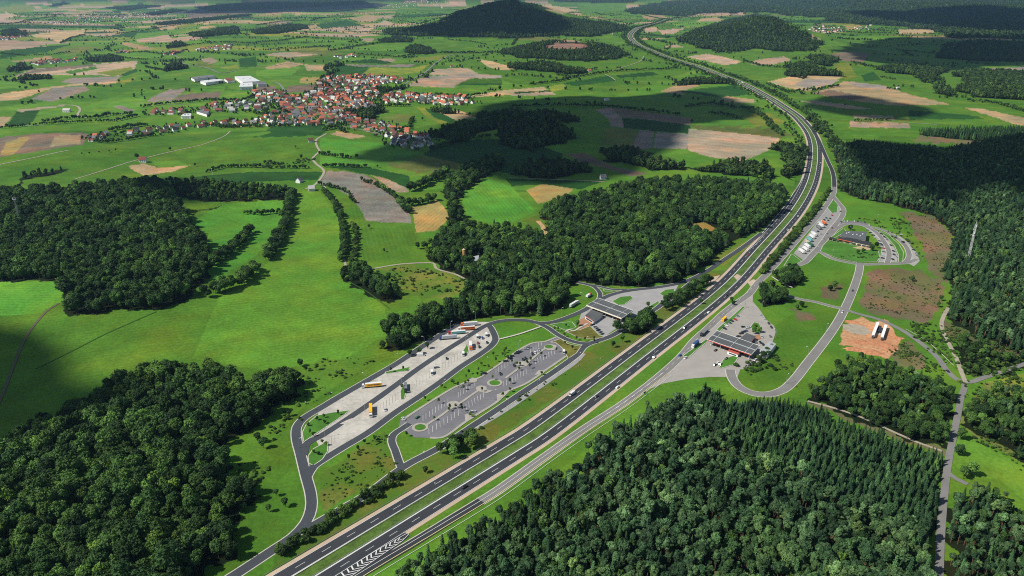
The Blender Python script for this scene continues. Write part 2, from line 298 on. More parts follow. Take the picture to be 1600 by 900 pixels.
FORESTS = {   # name: (kind, spacing, scale, polygon, holes)
'lower_left': ('broad', 6.9, 1.05, [(-160,760),(0,676),(50,652),(110,624),(160,602),(225,567),(260,560),(330,562),(370,577),(380,604),(400,580),(430,572),(470,574),(482,592),(470,612),(440,630),(410,655),(385,678),(350,700),(345,718),(370,730),(398,748),(390,795),(363,830),(370,862),(330,885),(318,960),(-160,960)], []),
'upper_left': ('broad', 7.8, 1.08, [(-160,300),(0,290),(60,287),(120,285),(190,277),(245,275),(260,285),(270,300),(285,330),(295,345),(310,357),(322,387),(330,400),(330,420),(312,450),(290,470),(262,480),(245,485),(215,482),(160,487),(120,496),(103,494),(93,477),(96,462),(105,447),(95,440),(60,438),(-160,445)], []),
'upper_left_fringe': ('broad', 10, .8, [(250,284),(300,279),(400,284),(440,289),(468,300),(440,312),(350,316),(300,314),(268,302)], []),
'central': ('broad', 7.6, 1.02, [(840,327),(860,312),(900,302),(960,287),(1000,277),(1050,275),(1110,274),(1200,281),(1228,291),(1230,310),(1215,335),(1190,360),(1150,375),(1140,385),(1120,400),(1105,415),(1080,431),(1060,441),(1000,448),(940,446),(905,441),(886,452),(892,464),(880,478),(862,492),(820,492),(780,494),(730,502),(700,512),(640,542),(600,550),(595,532),(600,502),(625,490),(660,477),(700,467),(735,447),(720,432),(690,420),(670,402),(660,392),(630,397),(627,387),(660,377),(690,362),(700,347),(735,342),(770,347),(810,349),(840,357),(862,372),(850,347)], [[(1070,352),(1100,347),(1138,367),(1142,382),(1112,374)],[(728,399),(755,403),(748,416),(730,414)]]),
'field_copse': ('broad', 7.4, .9, [(518,432),(545,415),(570,410),(600,430),(627,457),(620,472),(590,467),(550,447)], []),
'valley': ('broad', 8.5, .9, [(700,320),(688,292),(712,265),(750,245),(780,238),(795,255),(760,277),(728,297),(718,312),(722,337),(738,347),(700,349)], []),
'right_spruce': ('spruce', 5.6, 1.0, [(1297,226),(1340,216),(1440,224),(1480,227),(1600,202),(1780,205),(1780,580),(1600,548),(1562,540),(1512,520),(1480,502),(1487,465),(1476,424),(1484,397),(1491,371),(1476,351),(1450,334),(1390,319),(1350,312),(1311,299),(1311,263)], []),
'right_low': ('broad', 8, .5, [(1512,522),(1562,542),(1620,552),(1620,575),(1560,588),(1515,588),(1500,560),(1490,530)], []),
'right_top': ('spruce', 6, .9, [(1425,200),(1500,197),(1780,190),(1780,215),(1600,212),(1545,222),(1440,212)], []),
'lower_right_pine': ('pine', 4.4, 1.08, [(560,960),(605,893),(655,858),(700,834),(745,809),(790,777),(830,748),(880,722),(915,701),(930,681),(970,657),(1010,631),(1050,614),(1075,600),(1110,586),(1135,607),(1160,622),(1200,632),(1250,630),(1270,642),(1330,667),(1400,692),(1440,705),(1470,714),(1478,722),(1475,762),(1468,832),(1460,960)], []),
'spruce_carpet': ('spruce', 3.3, .5, [(1150,630),(1200,628),(1250,627),(1270,639),(1400,690),(1474,714),(1478,742),(1440,735),(1330,705),(1200,668),(1140,650)], []),
'triangle': ('broad', 5.6, .8, [(1265,602),(1290,582),(1310,562),(1350,552),(1395,562),(1430,577),(1470,592),(1490,602),(1491,625),(1482,660),(1472,700),(1440,694),(1390,674),(1340,657),(1300,637),(1262,624)], []),
'right_corner': ('pine', 4.4, .85, [(1486,757),(1520,752),(1560,754),(1577,777),(1605,797),(1780,880),(1780,960),(1476,960),(1480,832)], []),
'right_edge': ('broad', 6.6, .85, [(1503,628),(1540,604),(1580,602),(1780,620),(1780,760),(1600,722),(1560,692),(1530,682),(1498,662)], []),
'services_clump': ('broad', 5, .75, [(1184,464),(1190,447),(1205,441),(1225,451),(1230,469),(1216,480),(1195,478)], []),
'services_clump_upper': ('broad', 5, .75, [(1209,430),(1222,414),(1240,412),(1253,425),(1253,446),(1236,451),(1215,443)], []),
'station_clump': ('broad', 4.5, .75, [(983,522),(986,507),(1002,493),(1022,488),(1027,503),(1012,517),(995,524)], []),
'cone_hill': ('far', 15, 1.4, [(600,54),(606,42),(640,40),(680,32),(720,15),(770,2),(800,-4),(822,7),(850,17),(900,26),(950,32),(987,40),(975,48),(920,58),(880,56),(800,60),(700,56),(640,57)], []),
'round_hill': ('far', 13.5, 1.25, [(1056,58),(1080,47),(1130,31),(1180,21),(1205,24),(1240,39),(1275,57),(1285,66),(1270,79),(1230,81),(1180,77),(1130,83),(1090,74),(1064,66)], []),
'quarry_hill': ('far', 11.5, 1.1, [(778,81),(800,72),(860,61),(920,64),(960,70),(985,86),(960,93),(920,96),(850,93),(800,89)], [[(846,72),(872,67),(915,70),(921,75),(892,79),(855,78)]]),
'far_right': ('far', 26, 2.0, [(975,16),(1000,7),(1060,-2),(1200,-8),(1700,-8),(1780,62),(1560,60),(1500,62),(1480,50),(1420,42),(1380,40),(1320,37),(1290,30),(1250,25),(1200,20),(1100,21),(1050,26),(990,21)], []),
'w1': ('far', 10, 1.22, [(1362,103),(1400,97),(1450,98),(1484,108),(1462,125),(1480,135),(1470,148),(1455,130),(1420,118),(1380,110)], []),
'w2': ('far', 10, 1.22, [(1488,112),(1540,105),(1700,112),(1700,155),(1570,156),(1520,150),(1490,138),(1510,125)], []),
'w3': ('far', 10, 1.22, [(1228,100),(1260,92),(1278,100),(1310,110),(1320,121),(1270,118),(1240,123),(1230,115)], []),
'w4': ('far', 10, 1.22, [(1264,85),(1290,82),(1311,90),(1302,104),(1270,101)], []),
'w5': ('far', 12, 1.22, [(1480,66),(1530,60),(1700,68),(1700,98),(1560,96),(1456,91),(1468,80)], []),
'w6': ('far', 9, 1.10, [(808,252),(850,243),(897,250),(902,266),(870,276),(818,272)], []),
'w7': ('far', 9, 1.10, [(918,232),(960,226),(1030,243),(1080,249),(1092,259),(1060,270),(1020,270),(980,259)], []),
'w8': ('far', 10, 1.10, [(785,195),(820,178),(850,168),(890,175),(897,200),(872,227),(822,234),(785,222)], []),
'w9': ('far', 10, 0.98, [(680,212),(692,195),(740,184),(800,165),(812,178),(780,205),(740,208),(700,225)], []),
'w10': ('far', 10, 1.10, [(1055,127),(1080,118),(1140,121),(1150,131),(1100,132),(1058,134)], []),
'w11': ('far', 10, 1.10, [(800,96),(860,93),(900,104),(935,108),(900,116),(850,112),(800,106)], []),
'w12': ('far', 10, 1.10, [(501,140),(506,124),(514,104),(522,95),(529,100),(516,116),(511,138)], []),
'w13': ('far', 10, 1.10, [(633,127),(652,115),(672,106),(678,110),(655,122),(640,131)], []),
'w14': ('far', 10, 1.10, [(590,62),(620,54),(647,58),(642,66),(600,67)], []), 'w15': ('far', 10, 1.10, [(628,76),(650,67),(682,75),(672,85),(640,84)], []),
'w16': ('far', 10, 1.22, [(16,98),(38,94),(46,108),(20,114)], []), 'w17': ('far', 10, 0.98, [(27,121),(50,115),(82,117),(78,122),(40,127),(28,129)], []), 'w18': ('far', 10, 1.22, [(143,86),(180,82),(187,96),(148,98)], []),
'w19': ('far', 10, 1.22, [(260,66),(286,62),(288,73),(262,76)], []), 'w20': ('far', 10, 1.22, [(299,50),(326,46),(331,56),(304,59)], []), 'w21': ('far', 10, 1.22, [(334,43),(366,39),(372,53),(338,56)], []), 'w22': ('far', 10, 1.22, [(260,98),(283,93),(287,108),(262,113)], []),
'w23': ('far', 10, 1.10, [(395,46),(430,39),(470,36),(483,44),(440,52),(400,54)], []), 'w24': ('far', 9, 1.10, [(30,276),(40,269),(70,264),(100,261),(109,262),(105,273),(70,281),(34,285)], []),
'w25': ('far', 9, 1.10, [(293,334),(328,320),(350,314),(360,320),(330,332),(300,342)], []), 'w26': ('far', 10, 1.10, [(740,172),(760,172),(765,186),(745,188)], []), 'w27': ('far', 10, 1.10, [(1460,134),(1492,133),(1487,152),(1463,150)], []),
'w28': ('far', 18, 1.95, [(70,8),(100,1),(112,6),(80,11)], []), 'w29': ('far', 14, 1.46, [(210,22),(270,12),(300,16),(240,24)], []), 'w30': ('far', 14, 1.46, [(150,12),(220,6),(270,8),(200,16)], []), 'w31': ('far', 16, 1.71, [(300,10),(380,2),(470,0),(560,-4),(580,6),(430,14),(330,18)], []),
'w32': ('far', 16, 1.71, [(840,1),(900,-5),(1000,-4),(990,4),(900,4)], []), 'w33': ('far', 12, 1.22, [(0,50),(12,42),(30,44),(45,56),(15,58)], []), 'w34': ('far', 14, 1.34, [(240,34),(300,28),(390,20),(395,24),(310,34),(250,40)], []),
'w35': ('far', 8, 0.98, [(640,168),(700,166),(740,176),(742,182),(700,176),(640,172)], []),
'w36': ('far', 9, 1.10, [(540,165),(565,165),(590,160),(595,172),(575,190),(560,192),(545,180)], []),
'w37': ('far', 9, 0.98, [(590,134),(625,131),(632,142),(600,146)], []), 'w38': ('far', 9, 0.98, [(1072,258),(1110,250),(1180,250),(1200,272),(1160,276),(1090,268)], []), 'w39': ('far', 9, 1.22, [(1205,222),(1235,215),(1256,228),(1258,262),(1245,280),(1222,262)], []), 'w40': ('far', 8, 0.98, [(1258,180),(1272,178),(1300,215),(1320,222),(1300,228),(1285,215)], []),
'w41': ('far', 9, 0.98, [(1195,262),(1205,258),(1218,270),(1215,282),(1196,282)], []),
}
HEDGES = [ # (tree height, spacing, width, layout points at the foot)
(12,5,10,[(456,303),(452,330),(444,360),(432,388),(417,408)]), (12,5,11,[(404,420),(372,447),(342,460),(320,463)]), (11,5,10,[(390,362),(376,382),(356,398),(332,416)]),
(5,3.4,7,[(438,868),(470,846),(520,814),(560,789),(600,765),(632,747)]), (10,4,12,[(695,716),(715,704),(742,690)]), (6,4,6,[(1190,428),(1215,398),(1240,370),(1262,343),(1278,322)]), (5,5,5,[(1280,318),(1296,298)]),
(9,6,4,[(566,284),(590,292),(610,305),(628,318),(640,331)]), (7,8,5,[(500,290),(515,292),(540,300),(553,318)]), (11,4.5,12,[(1038,484),(1065,468),(1090,452),(1103,441)]), (13,4,11,[(980,522),(1005,512),(1018,504)]),
(9,4.5,5,[(505,300),(522,318),(530,338),(536,358),(538,382),(534,410)]), (6,6,5,[(552,352),(557,370),(555,390),(551,412)]), (13,5,10,[(642,300),(662,291),(682,280),(702,268)]), (11,5,8,[(640,322),(665,318),(680,313)]),
(10,6,8,[(622,318),(630,328),(640,334)]), (7,6,6,[(385,334),(400,336),(436,334)]), (8,8,7,[(320,270),(350,262),(382,262),(402,262)]), (7,9,5,[(400,262),(440,264),(482,264)]), (7,9,5,[(412,256),(444,258)]), (8,7,7,[(500,242),(522,245),(546,249)]), (8,7,7,[(505,261),(540,262),(572,262)]),
(9,12,8,[(262,284),(300,290),(340,288)]), (8,9,6,[(-10,203),(60,196),(120,192),(180,190),(215,182)]), (9,9,10,[(70,192),(100,187),(150,185),(172,181),(205,180)]), (8,7,8,[(222,168),(260,163),(300,160),(342,156)]),
(9,10,8,[(95,68),(110,60),(133,55)]), (9,12,9,[(180,54),(220,49),(260,42),(300,37),(350,27),(380,23)]), (9,11,10,[(180,84),(230,82),(260,86),(292,79)]), (9,11,10,[(285,73),(330,67),(370,67),(402,69)]), (9,10,8,[(228,106),(256,111)]), (8,14,6,[(120,88),(170,86),(200,92),(230,94)]), (8,14,5,[(0,84),(40,88),(85,86),(110,82)]),
(9,11,9,[(-10,40),(40,32),(90,26)]), (9,11,9,[(485,33),(510,28),(556,26)]), (9,10,10,[(400,67),(440,64),(482,58)]), (9,10,9,[(425,77),(460,77),(516,73)]), (9,9,10,[(515,80),(550,74),(590,68),(642,62)]), (9,9,10,[(560,86),(582,87),(620,90),(660,84),(742,82)]), (9,9,9,[(690,82),(740,84),(792,80)]), (8,12,7,[(700,62),(740,66),(760,70)]),
(8,9,8,[(540,50),(590,50),(640,50)]), (9,12,9,[(400,40),(440,34),(480,32)]), (9,8,9,[(590,168),(640,166)]), (8,10,7,[(680,148),(720,152),(760,148)]), (9,10,10,[(800,103),(830,100),(880,108),(902,114),(932,108)]), (9,9,9,[(828,133),(870,128),(900,121),(950,113),(1000,110),(1040,109),(1060,107)]), (9,10,8,[(800,168),(870,165),(950,168),(1010,174),(1062,181)]), (9,9,8,[(1070,168),(1110,163),(1150,170),(1192,172)]), (9,8,10,[(1108,178),(1140,181),(1156,187)]),
(9,9,9,[(1200,132),(1232,146),(1272,140)]), (8,8,8,[(1268,143),(1310,135)]), (7,7,6,[(1385,139),(1405,141)]), (7,8,6,[(1375,121),(1398,125)]), (9,8,9,[(1512,158),(1560,163),(1610,178)]), (7,8,6,[(1335,190),(1390,188)]), (8,12,7,[(1322,50),(1345,52),(1390,52)]), (9,9,10,[(1160,95),(1190,104),(1240,108)]),
(9,8,10,[(1090,266),(1122,266),(1162,273),(1182,278)]), (8,8,9,[(720,222),(760,215),(800,210)]), (10,6,12,[(1200,195),(1212,205),(1222,212)]), (10,7,14,[(1170,170),(1185,180),(1200,190)]), (9,8,10,[(960,22),(940,24),(930,20)]), (9,10,10,[(1000,22),(1040,30),(1090,22)]),
(9,8,9,[(1100,60),(1110,72),(1140,84)]), (9,9,9,[(1330,98),(1350,102),(1366,106)]), (9,11,9,[(1400,78),(1430,82),(1460,84)]), (9,10,9,[(800,40),(830,36)]), (9,9,9,[(870,118),(905,122)]), (8,8,7,[(645,185),(640,200),(615,206)]), (9,7,9,[(670,235),(700,225),(720,215),(748,200)]), (8,7,8,[(320,196),(360,200),(400,198),(440,197)]), (8,7,8,[(150,222),(165,224),(205,218),(240,212)]), (9,6,9,[(170,205),(200,200),(230,196)]), (9,7,10,[(395,178),(420,180),(445,178)]), (9,6,9,[(505,205),(525,200),(540,208)]), (8,7,8,[(330,158),(380,158),(400,150)]), (9,7,10,[(435,172),(450,177)]),
]
SINGLES = [ # lone trees: (height, x, y foot)
(11,215,249),(5,128,242),(5,140,241),(5,155,239),(5,171,238),(5,181,236),(7,305,260),(8,266,235),(10,471,248),(9,558,248),(6,577,357),(5,600,394),(9,404,692),(8,412,700),(7,446,792),(6,420,800),(5,432,775),(7,381,800),
(9,222,143),(10,1081,192),(8,974,127),(8,990,126),(7,980,133),(8,1520,159),(7,1320,166),(9,480,128),(8,900,128),(10,660,188),(7,462,232),(5,452,650),(8,470,572),(6,478,580),(6,495,578),(7,668,545),(6,640,556),(6,655,553),
(12,965,520),(9,972,535),(7,958,543),(8,1297,455),(9,1303,452),(11,1243,430),(10,1228,440),(12,1236,445),(9,1220,446),(11,1205,470),(10,1195,465),(11,1212,475),(7,1245,484),(8,1252,480),(9,1328,360),(10,1362,392),(9,1369,388),(8,1348,396),(7,1340,397),(6,1180,515),(7,1186,520),(6,1178,522),(6,1205,545),(6,1198,552),(7,1192,560),(6,1187,568),(6,1200,558),
(6,665,739),(9,1500,687),(10,1498,712),(8,1510,742),(11,1518,744),(9,1505,748),(8,902,510),(6,1012,480),(7,985,498),(6,978,503),(6,968,511),(5,963,514),
(7,820,455),(6,590,262),(8,1425,440),(6,1150,360),(6,1470,470),(6,1465,480),(5,1230,390),(6,1095,475),(7,1143,472),(6,1145,477),
]
YOUNG = [ # small planted trees on the service area (x, y foot)
(529,645),(507,649),(495,653),(482,662),(508,658),(484,674),(490,678),(504,689),(510,692),(490,704),(497,707),(611,578),(630,576),(664,622),(686,627),(703,636),(712,634),(702,639),(721,633),(722,639),(679,653),(753,608),(734,648),(786,617),(797,609),(732,596),(706,596),(628,604),(727,599),(716,602),(793,558),(788,548),(789,556),(800,564),(808,568),(790,545),(771,553),(785,554),(775,562),(764,572),(752,568),(748,577),(733,581),(746,584),(728,588),(709,598),(724,606),(797,596),(828,572),(811,575),(812,568),(824,566),(829,562),(846,553),(869,547),(883,536),(894,543),(866,514),(882,522),(901,528),(914,530),(929,532),(884,508),(872,514),(928,528),(846,582),(770,590),(690,602),(560,700),(570,690),(586,684),(636,678),(540,752),(530,735),(545,715),(590,725)]
# ------------------------------------------------------------------ ground sheet
K = 0.62   # picture colour -> surface colour
def build_ground():
    r2 = lambda a, b, n: np.linspace(a, b, n)
    ang = np.concatenate([r2(-180, -46, 40)[:-1], r2(-46, 46, 1560), r2(46, 180, 40)[1:]]) * math.pi / 180
    ys = np.arange(985, -22, -1.12)
    Yf = np.array([flat(800, y)[1] for y in ys])
    rad = np.concatenate([[3, 40, 90, 150, 200, 240], Yf[Yf > 262], [19500, 21500]])
    rad = rad[(np.concatenate([[True], np.diff(rad) > 0])) & (rad < 21600)]
    A, R = np.meshgrid(ang, rad)
    X = (R * np.sin(A)).ravel(); Y = (R * np.cos(A)).ravel()
    Z = height(X, Y)
    nr, na = len(rad), len(ang)
    px, py = project(X, Y, Z)
    n = len(X)
    col = np.zeros((n, 3), np.float32); st = np.zeros(n, np.float32); an = np.zeros(n, np.float32)
    # far patchwork of fields for the ground nobody surveyed in detail
    u = X / 420 + .35 * np.sin(Y / 1500); w = Y / 300 + .4 * np.sin(X / 1300)
    iu = np.floor(u).astype(int); best = np.full(n, 9e9); bid = np.zeros(n, int)
    iw = np.floor(w).astype(int)
    for du in (-1, 0, 1):
        for dw in (-1, 0, 1):
            cu, cw = iu + du, iw + dw
            h = (cu * 73856093 ^ cw * 19349663) & 0xffff
            jx = ((h * 7919) % 1000) / 1000.; jy = ((h * 104729) % 1000) / 1000.
            d = ((u - cu - jx) * .8) ** 2 + (w - cw - jy) ** 2
            k = d < best; best[k] = d[k]; bid[k] = h[k]
    pal = np.array([lin(G[k], K) for k in ('br','md','br','lt','br','dk','yg','tan','md','ol','br','pk','md','bg','lt','br')])
    col[:] = pal[(bid * 31 % 97) % len(pal)]; st[:] = np.where((bid * 31 % 97) % len(pal) > 4, .3, 0.); an[:] = (bid % 7) * .45
    near = py > 300
    col[near] = lin(G['br'], K); st[near] = 0
    mid = (py > 80) & ~near
    g2 = np.array([lin(G['br'], K), lin(G['md'], K), lin(G['br'], K), lin(G['lt'], K)])
    col[mid] = g2[bid[mid] % 4]; st[mid] = 0
    back = Y < 100
    wx = 2.2 * np.sin(X / 7.1 + 2 * np.sin(Y / 11.)) + 1.6 * np.sin(Y / 4.3 + X / 9.) + 1.2 * np.sin(X / 2.7 - Y / 3.1); wy = 1.8 * np.sin(Y / 8.3 + 2 * np.sin(X / 9.)) + 1.4 * np.sin(X / 3.9 - Y / 7.)
    for key, s, poly in FIELDS:
        rag = key in ('cl', 'sand', 'dry', 'ol')
        q = 1.0 if rag else .18
        m = inpoly(px + q * wx, py + q * wy, poly) & ~back
        jit = 1 + .16 * math.sin(len(poly) * 3.7 + poly[0][0] * .91 + poly[1][1] * 1.3)
        col[m] = np.array(lin(G[key], K)) * jit; st[m] = .011 if key == 'dry' else .019 if key == 'cl' else s
        P = np.array(poly); i = max(range(len(P)), key=lambda i: np.hypot(*(P[i] - P[i - 1])))
        a, b = at(*P[i]), at(*P[i - 1]); an[m] = math.atan2(b[1] - a[1], b[0] - a[0])
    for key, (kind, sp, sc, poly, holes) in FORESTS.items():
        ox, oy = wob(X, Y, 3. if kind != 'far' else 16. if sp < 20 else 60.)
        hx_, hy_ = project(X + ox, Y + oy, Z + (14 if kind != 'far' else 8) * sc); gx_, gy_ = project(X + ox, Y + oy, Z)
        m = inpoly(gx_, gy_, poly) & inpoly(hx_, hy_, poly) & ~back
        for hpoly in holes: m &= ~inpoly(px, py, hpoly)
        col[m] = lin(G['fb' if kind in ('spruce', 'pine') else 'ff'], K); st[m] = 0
    m = inpoly(px, py, FORESTS['quarry_hill'][4][0]); col[m] = lin('#9a7666', K); st[m] = 1
    m = inpoly(px, py, FORESTS['central'][4][0]); col[m] = lin('#9c8a48', K); st[m] = 0
    m = Y > 12500; kk = sstep(12500, 14000, Y[m])[:, None]; col[m] = col[m] * (1 - kk) + np.array(lin('#22301f', K)) * kk
    me = bpy.data.meshes.new('ground')
    i = np.arange(nr - 1)[:, None] * na + np.arange(na - 1)[None, :]
    q = np.stack([i, i + 1, i + na + 1, i + na], -1)[..., ::-1].reshape(-1, 4)
    me.vertices.add(n); me.vertices.foreach_set('co', np.stack([X, Y, Z], -1).astype(np.float32).ravel())
    me.loops.add(q.size); me.loops.foreach_set('vertex_index', q.astype(np.int32).ravel())
    me.polygons.add(len(q)); me.polygons.foreach_set('loop_start', np.arange(0, q.size, 4, dtype=np.int32))
    me.polygons.foreach_set('use_smooth', np.ones(len(q), bool))
    me.update(calc_edges=True)
    a = me.attributes.new('field', 'FLOAT_VECTOR', 'POINT'); a.data.foreach_set('vector', col.ravel())
    a = me.attributes.new('stripe', 'FLOAT', 'POINT'); a.data.foreach_set('value', st)
    a = me.attributes.new('heading', 'FLOAT', 'POINT'); a.data.foreach_set('value', an)
    t = NT('farmland')
    def attr(nm, o): 
        k = t.new('ShaderNodeAttribute'); k.attribute_name = nm; return k.outputs[o]
    base = attr('field', 'Vector'); sv = attr('stripe', 'Fac'); hd = attr('heading', 'Fac')
    big = t.noise(.007, 5, .6); mid_ = t.noise(.028, 5, .6); fin = t.noise(.35, 4, .65); vf = t.noise(1.6, 2)
    v = t.math('ADD', t.math('MULTIPLY', mid_, .55), t.math('MULTIPLY', fin, .45))
    br = t.ramp(v, [(.28, .52), (.5, .96), (.72, 1.5)])
    c1 = t.mix(1., base, br, 'MULTIPLY')
    warm = t.mix(t.ramp(t.noise(.013, 5, .6), [(.46, 0.), (.68, .7)]), c1, t.mix(1., c1, (1.75, 1.12, .9), 'MULTIPLY'))
    grn = t.ramp(t.noise(.02, 5, .65), [(.42, 0.), (.56, .75)])
    dryk = t.math('MULTIPLY', grn, t.math('LESS_THAN', t.math('ABSOLUTE', t.math('SUBTRACT', sv, .011)), .004))
    dryk = t.math('ADD', dryk, t.math('MULTIPLY', t.math('MULTIPLY', grn, .5), t.math('LESS_THAN', t.math('ABSOLUTE', t.math('SUBTRACT', sv, .019)), .003)))
    warm = t.mix(dryk, warm, lin('#4f8426', .6))
    warm = t.mix(t.ramp(big, [(.40, 0.), (.62, .8)]), warm, t.mix(1., warm, (.62, .80, .8), 'MULTIPLY'))
    # furrows / drill rows along the long side of the field
    pos = t.new('ShaderNodeNewGeometry').outputs['Position']
    sx = t.new('ShaderNodeSeparateXYZ'); t.l.new(pos, sx.inputs[0])
    w_ = t.math('SUBTRACT', t.math('MULTIPLY', sx.outputs[1], t.math('COSINE', hd)), t.math('MULTIPLY', sx.outputs[0], t.math('SINE', hd)))
    w_ = t.math('ADD', w_, t.math('MULTIPLY', mid_, 3.))
    s1 = t.math('SINE', t.math('MULTIPLY', w_, 1.05)); s2 = t.math('SINE', t.math('MULTIPLY', w_, .21)); 
    ss = t.math('ADD', t.math('MULTIPLY', s1, .19), t.math('MULTIPLY', s2, .09))
    ss = t.math('ADD', ss, t.math('MULTIPLY', t.math('SUBTRACT', fin, .5), .9))
    patch = t.math('MULTIPLY', t.math('SUBTRACT', t.noise(.011, 4, .6), .5), 1.1)
    fac = t.math('ADD', t.math('MULTIPLY', t.math('ADD', ss, patch), sv), 1.)
    c2 = t.mix(1., warm, fac, 'MULTIPLY')
    c3 = t.mix(1., c2, t.ramp(vf, [(.3, .85), (.7, 1.15)]), 'MULTIPLY')
    t.col(c3, .95); t.b.inputs['Specular IOR Level'].default_value = .1
    o = link('ground', me); me.materials.append(t.mat); tag(o, 'rolling green farmland with ploughed and stubble fields', kind='structure')
    return o
build_ground()

# ------------------------------------------------------------------ roads
ASPH = mottled('dark_asphalt', lin('#42454a', .56), .22, .035, .85, .8)
ASPHN = mottled('blue_grey_asphalt', lin('#50555c', .6), .14, .05, .85, .8)
ASPHG = mottled('worn_grey_asphalt', lin('#8f8d8a', .62), .14, .05, .9, .7)
CONC = mottled('pale_concrete', lin('#c6c1b6', .70), .26, .045, .9, .35)
KERB = mottled('kerb_concrete', lin('#cfcbc0', .7), .16, .3, .9, 1.5)
SHOUL = mottled('pink_shoulder_concrete', lin('#ceb7a0', .68), .14, .05, .9, .6)
GRAV = mottled('gravel', lin('#b5ac98', .62), .2, .2, .95, 1.2)
PAVE = mottled('grey_paving', lin('#858489', .62), .16, .08, .9, .9)
VERGE = mottled('short_grass', lin('#50862a', .64), .28, .06, .95, .5)
DRYV = mottled('dry_grass', lin('#77762f', .62), .4, .05, .95, .4)
WHITE = mottled('road_paint', (.60, .60, .58), .08, .5, .6, 2)
YELL = mottled('yellow_road_paint', (.62, .54, .26), .1, .5, .6, 2)

def spline(P, step):
    P = [Vector((*p, 0)) for p in P]; P = [P[0] * 2 - P[1]] + P + [P[-1] * 2 - P[-2]]
    out = []
    for i in range(1, len(P) - 2):
        p0, p1, p2, p3 = P[i-1:i+3]; L = (p2 - p1).length
        # centripetal Catmull-Rom
        t0 = 0; t1 = t0 + max((p1-p0).length, 1e-3) ** .5; t2 = t1 + max(L, 1e-3) ** .5; t3 = t2 + max((p3-p2).length, 1e-3) ** .5
        n = max(2, int(L / step))
        for k in range(n):
            t = t1 + (t2 - t1) * k / n
            a1 = p0*((t1-t)/(t1-t0)) + p1*((t-t0)/(t1-t0)); a2 = p1*((t2-t)/(t2-t1)) + p2*((t-t1)/(t2-t1)); a3 = p2*((t3-t)/(t3-t2)) + p3*((t-t2)/(t3-t2))
            b1 = a1*((t2-t)/(t2-t0)) + a2*((t-t0)/(t2-t0)); b2 = a2*((t3-t)/(t3-t1)) + a3*((t-t1)/(t3-t1))
            c = b1*((t2-t)/(t2-t1)) + b2*((t-t1)/(t2-t1)); out.append((c.x, c.y))
    out.append((P[-2].x, P[-2].y)); return np.array(out)

def normals(W):
    d = np.gradient(W, axis=0); d /= np.linalg.norm(d, axis=1)[:, None] + 1e-9
    return np.stack([d[:, 1], -d[:, 0]], 1)      # to the right of travel

def lift(Y): return np.maximum(0, Y - 1450) * .00035

def strip(mb, W, offs, z, m=0):
    """ribbon along W between lateral offsets (right positive)"""
    N = normals(W); rows = []
    for o in offs:
        q = W + N * (o if np.ndim(o) == 0 else np.asarray(o)[:, None]); rows.append(np.column_stack([q, height(q[:, 0], q[:, 1]) + z + lift(q[:, 1])]))
    n, k = len(W), len(offs)
    vs = np.stack(rows, 1).reshape(-1, 3)
    fs = [(i*k + j + 1, (i+1)*k + j + 1, (i+1)*k + j, i*k + j) for i in range(n-1) for j in range(k-1)]
    mb.add(vs.tolist(), [f[::-1] if False else f for f in fs], m)

def arclen(W): return np.concatenate([[0], np.cumsum(np.linalg.norm(np.diff(W, axis=0), axis=1))])
def resample(W, step):
    s = arclen(W); n = int(s[-1] / step) + 1; t = np.linspace(0, s[-1], n)
    return np.column_stack([np.interp(t, s, W[:, 0]), np.interp(t, s, W[:, 1])])

def sheet(name, px, z, mat, label=None):
    pts = [Vector((*at(*p), 0)) for p in px]
    tri = tessellate_polygon([pts])
    vs = [(p.x, p.y, float(height(p.x, p.y)) + z) for p in pts]
    fs = []
    for a, b, c in tri:
        k = (pts[b] - pts[a]).cross(pts[c] - pts[a]).z
        fs.append((a, b, c) if k > 0 else (a, c, b))
    o = MB().add(vs, fs).build(name, mat); return tag(o, label, kind='structure')

def edge_loop(name, px, z, w, mat, closed=True):
    pts = [at(*p) for p in px]
    if closed: pts = pts + [pts[0]]
    W = resample(np.array(pts), 2.5); mb = MB(); strip(mb, W, (-w / 2, w / 2), z); return tag(mb.build(name, mat), kind='structure')

# motorway reference line = middle of the central reservation
MED_PX = [(380,958),(475,900),(640,799),(800,701),(838,677),(990,562),(1134,449),(1190,388),(1240,331),(1262.5,293),(1271,265),(1273.5,240),(1272,222),(1266,207),(1252,189),(1243,180.5),(1222,166),(1200,152),(1160,131),(1120,115.5),(1090,104),(1045,90.5),(1002,73),(988,63),(985,55),(993,46.5),(1010,40.5),(1028,36),(1050,29),(1075,26)]
MED = resample(spline([at(*p) for p in MED_PX], 6), 6.0)
AR, AL, ASH = 5.0, 13.3, 16.0
mb = MB(); strip(mb, MED, (-ASH, -AL + .3), .06); strip(mb, MED, (AL - .3, ASH), .06)
tag(mb.build('hard_shoulder', SHOUL), 'pinkish concrete hard shoulders of the motorway', kind='structure')
mb = MB(); strip(mb, MED, (-AL, -(AL + AR) / 2, -AR), .12); strip(mb, MED, (AR, (AL + AR) / 2, AL), .12)
tag(mb.build('motorway', ASPH), 'dark asphalt dual carriageway motorway', kind='structure')
WT = mottled('worn_wheel_track', lin('#464950', .58), .2, .05, .85, .8); mb = MB(); i1 = int(np.searchsorted(arclen(MED), 1900))
for sd_ in (-1, 1):
    for lane in (7.2, 11.2):
        for k in (-.95, .95): strip(mb, MED[:i1], (sd_ * lane + k - .35, sd_ * lane + k + .35), .135)
tag(mb.build('wheel_track', WT), 'faint worn wheel tracks on the motorway', kind='structure')
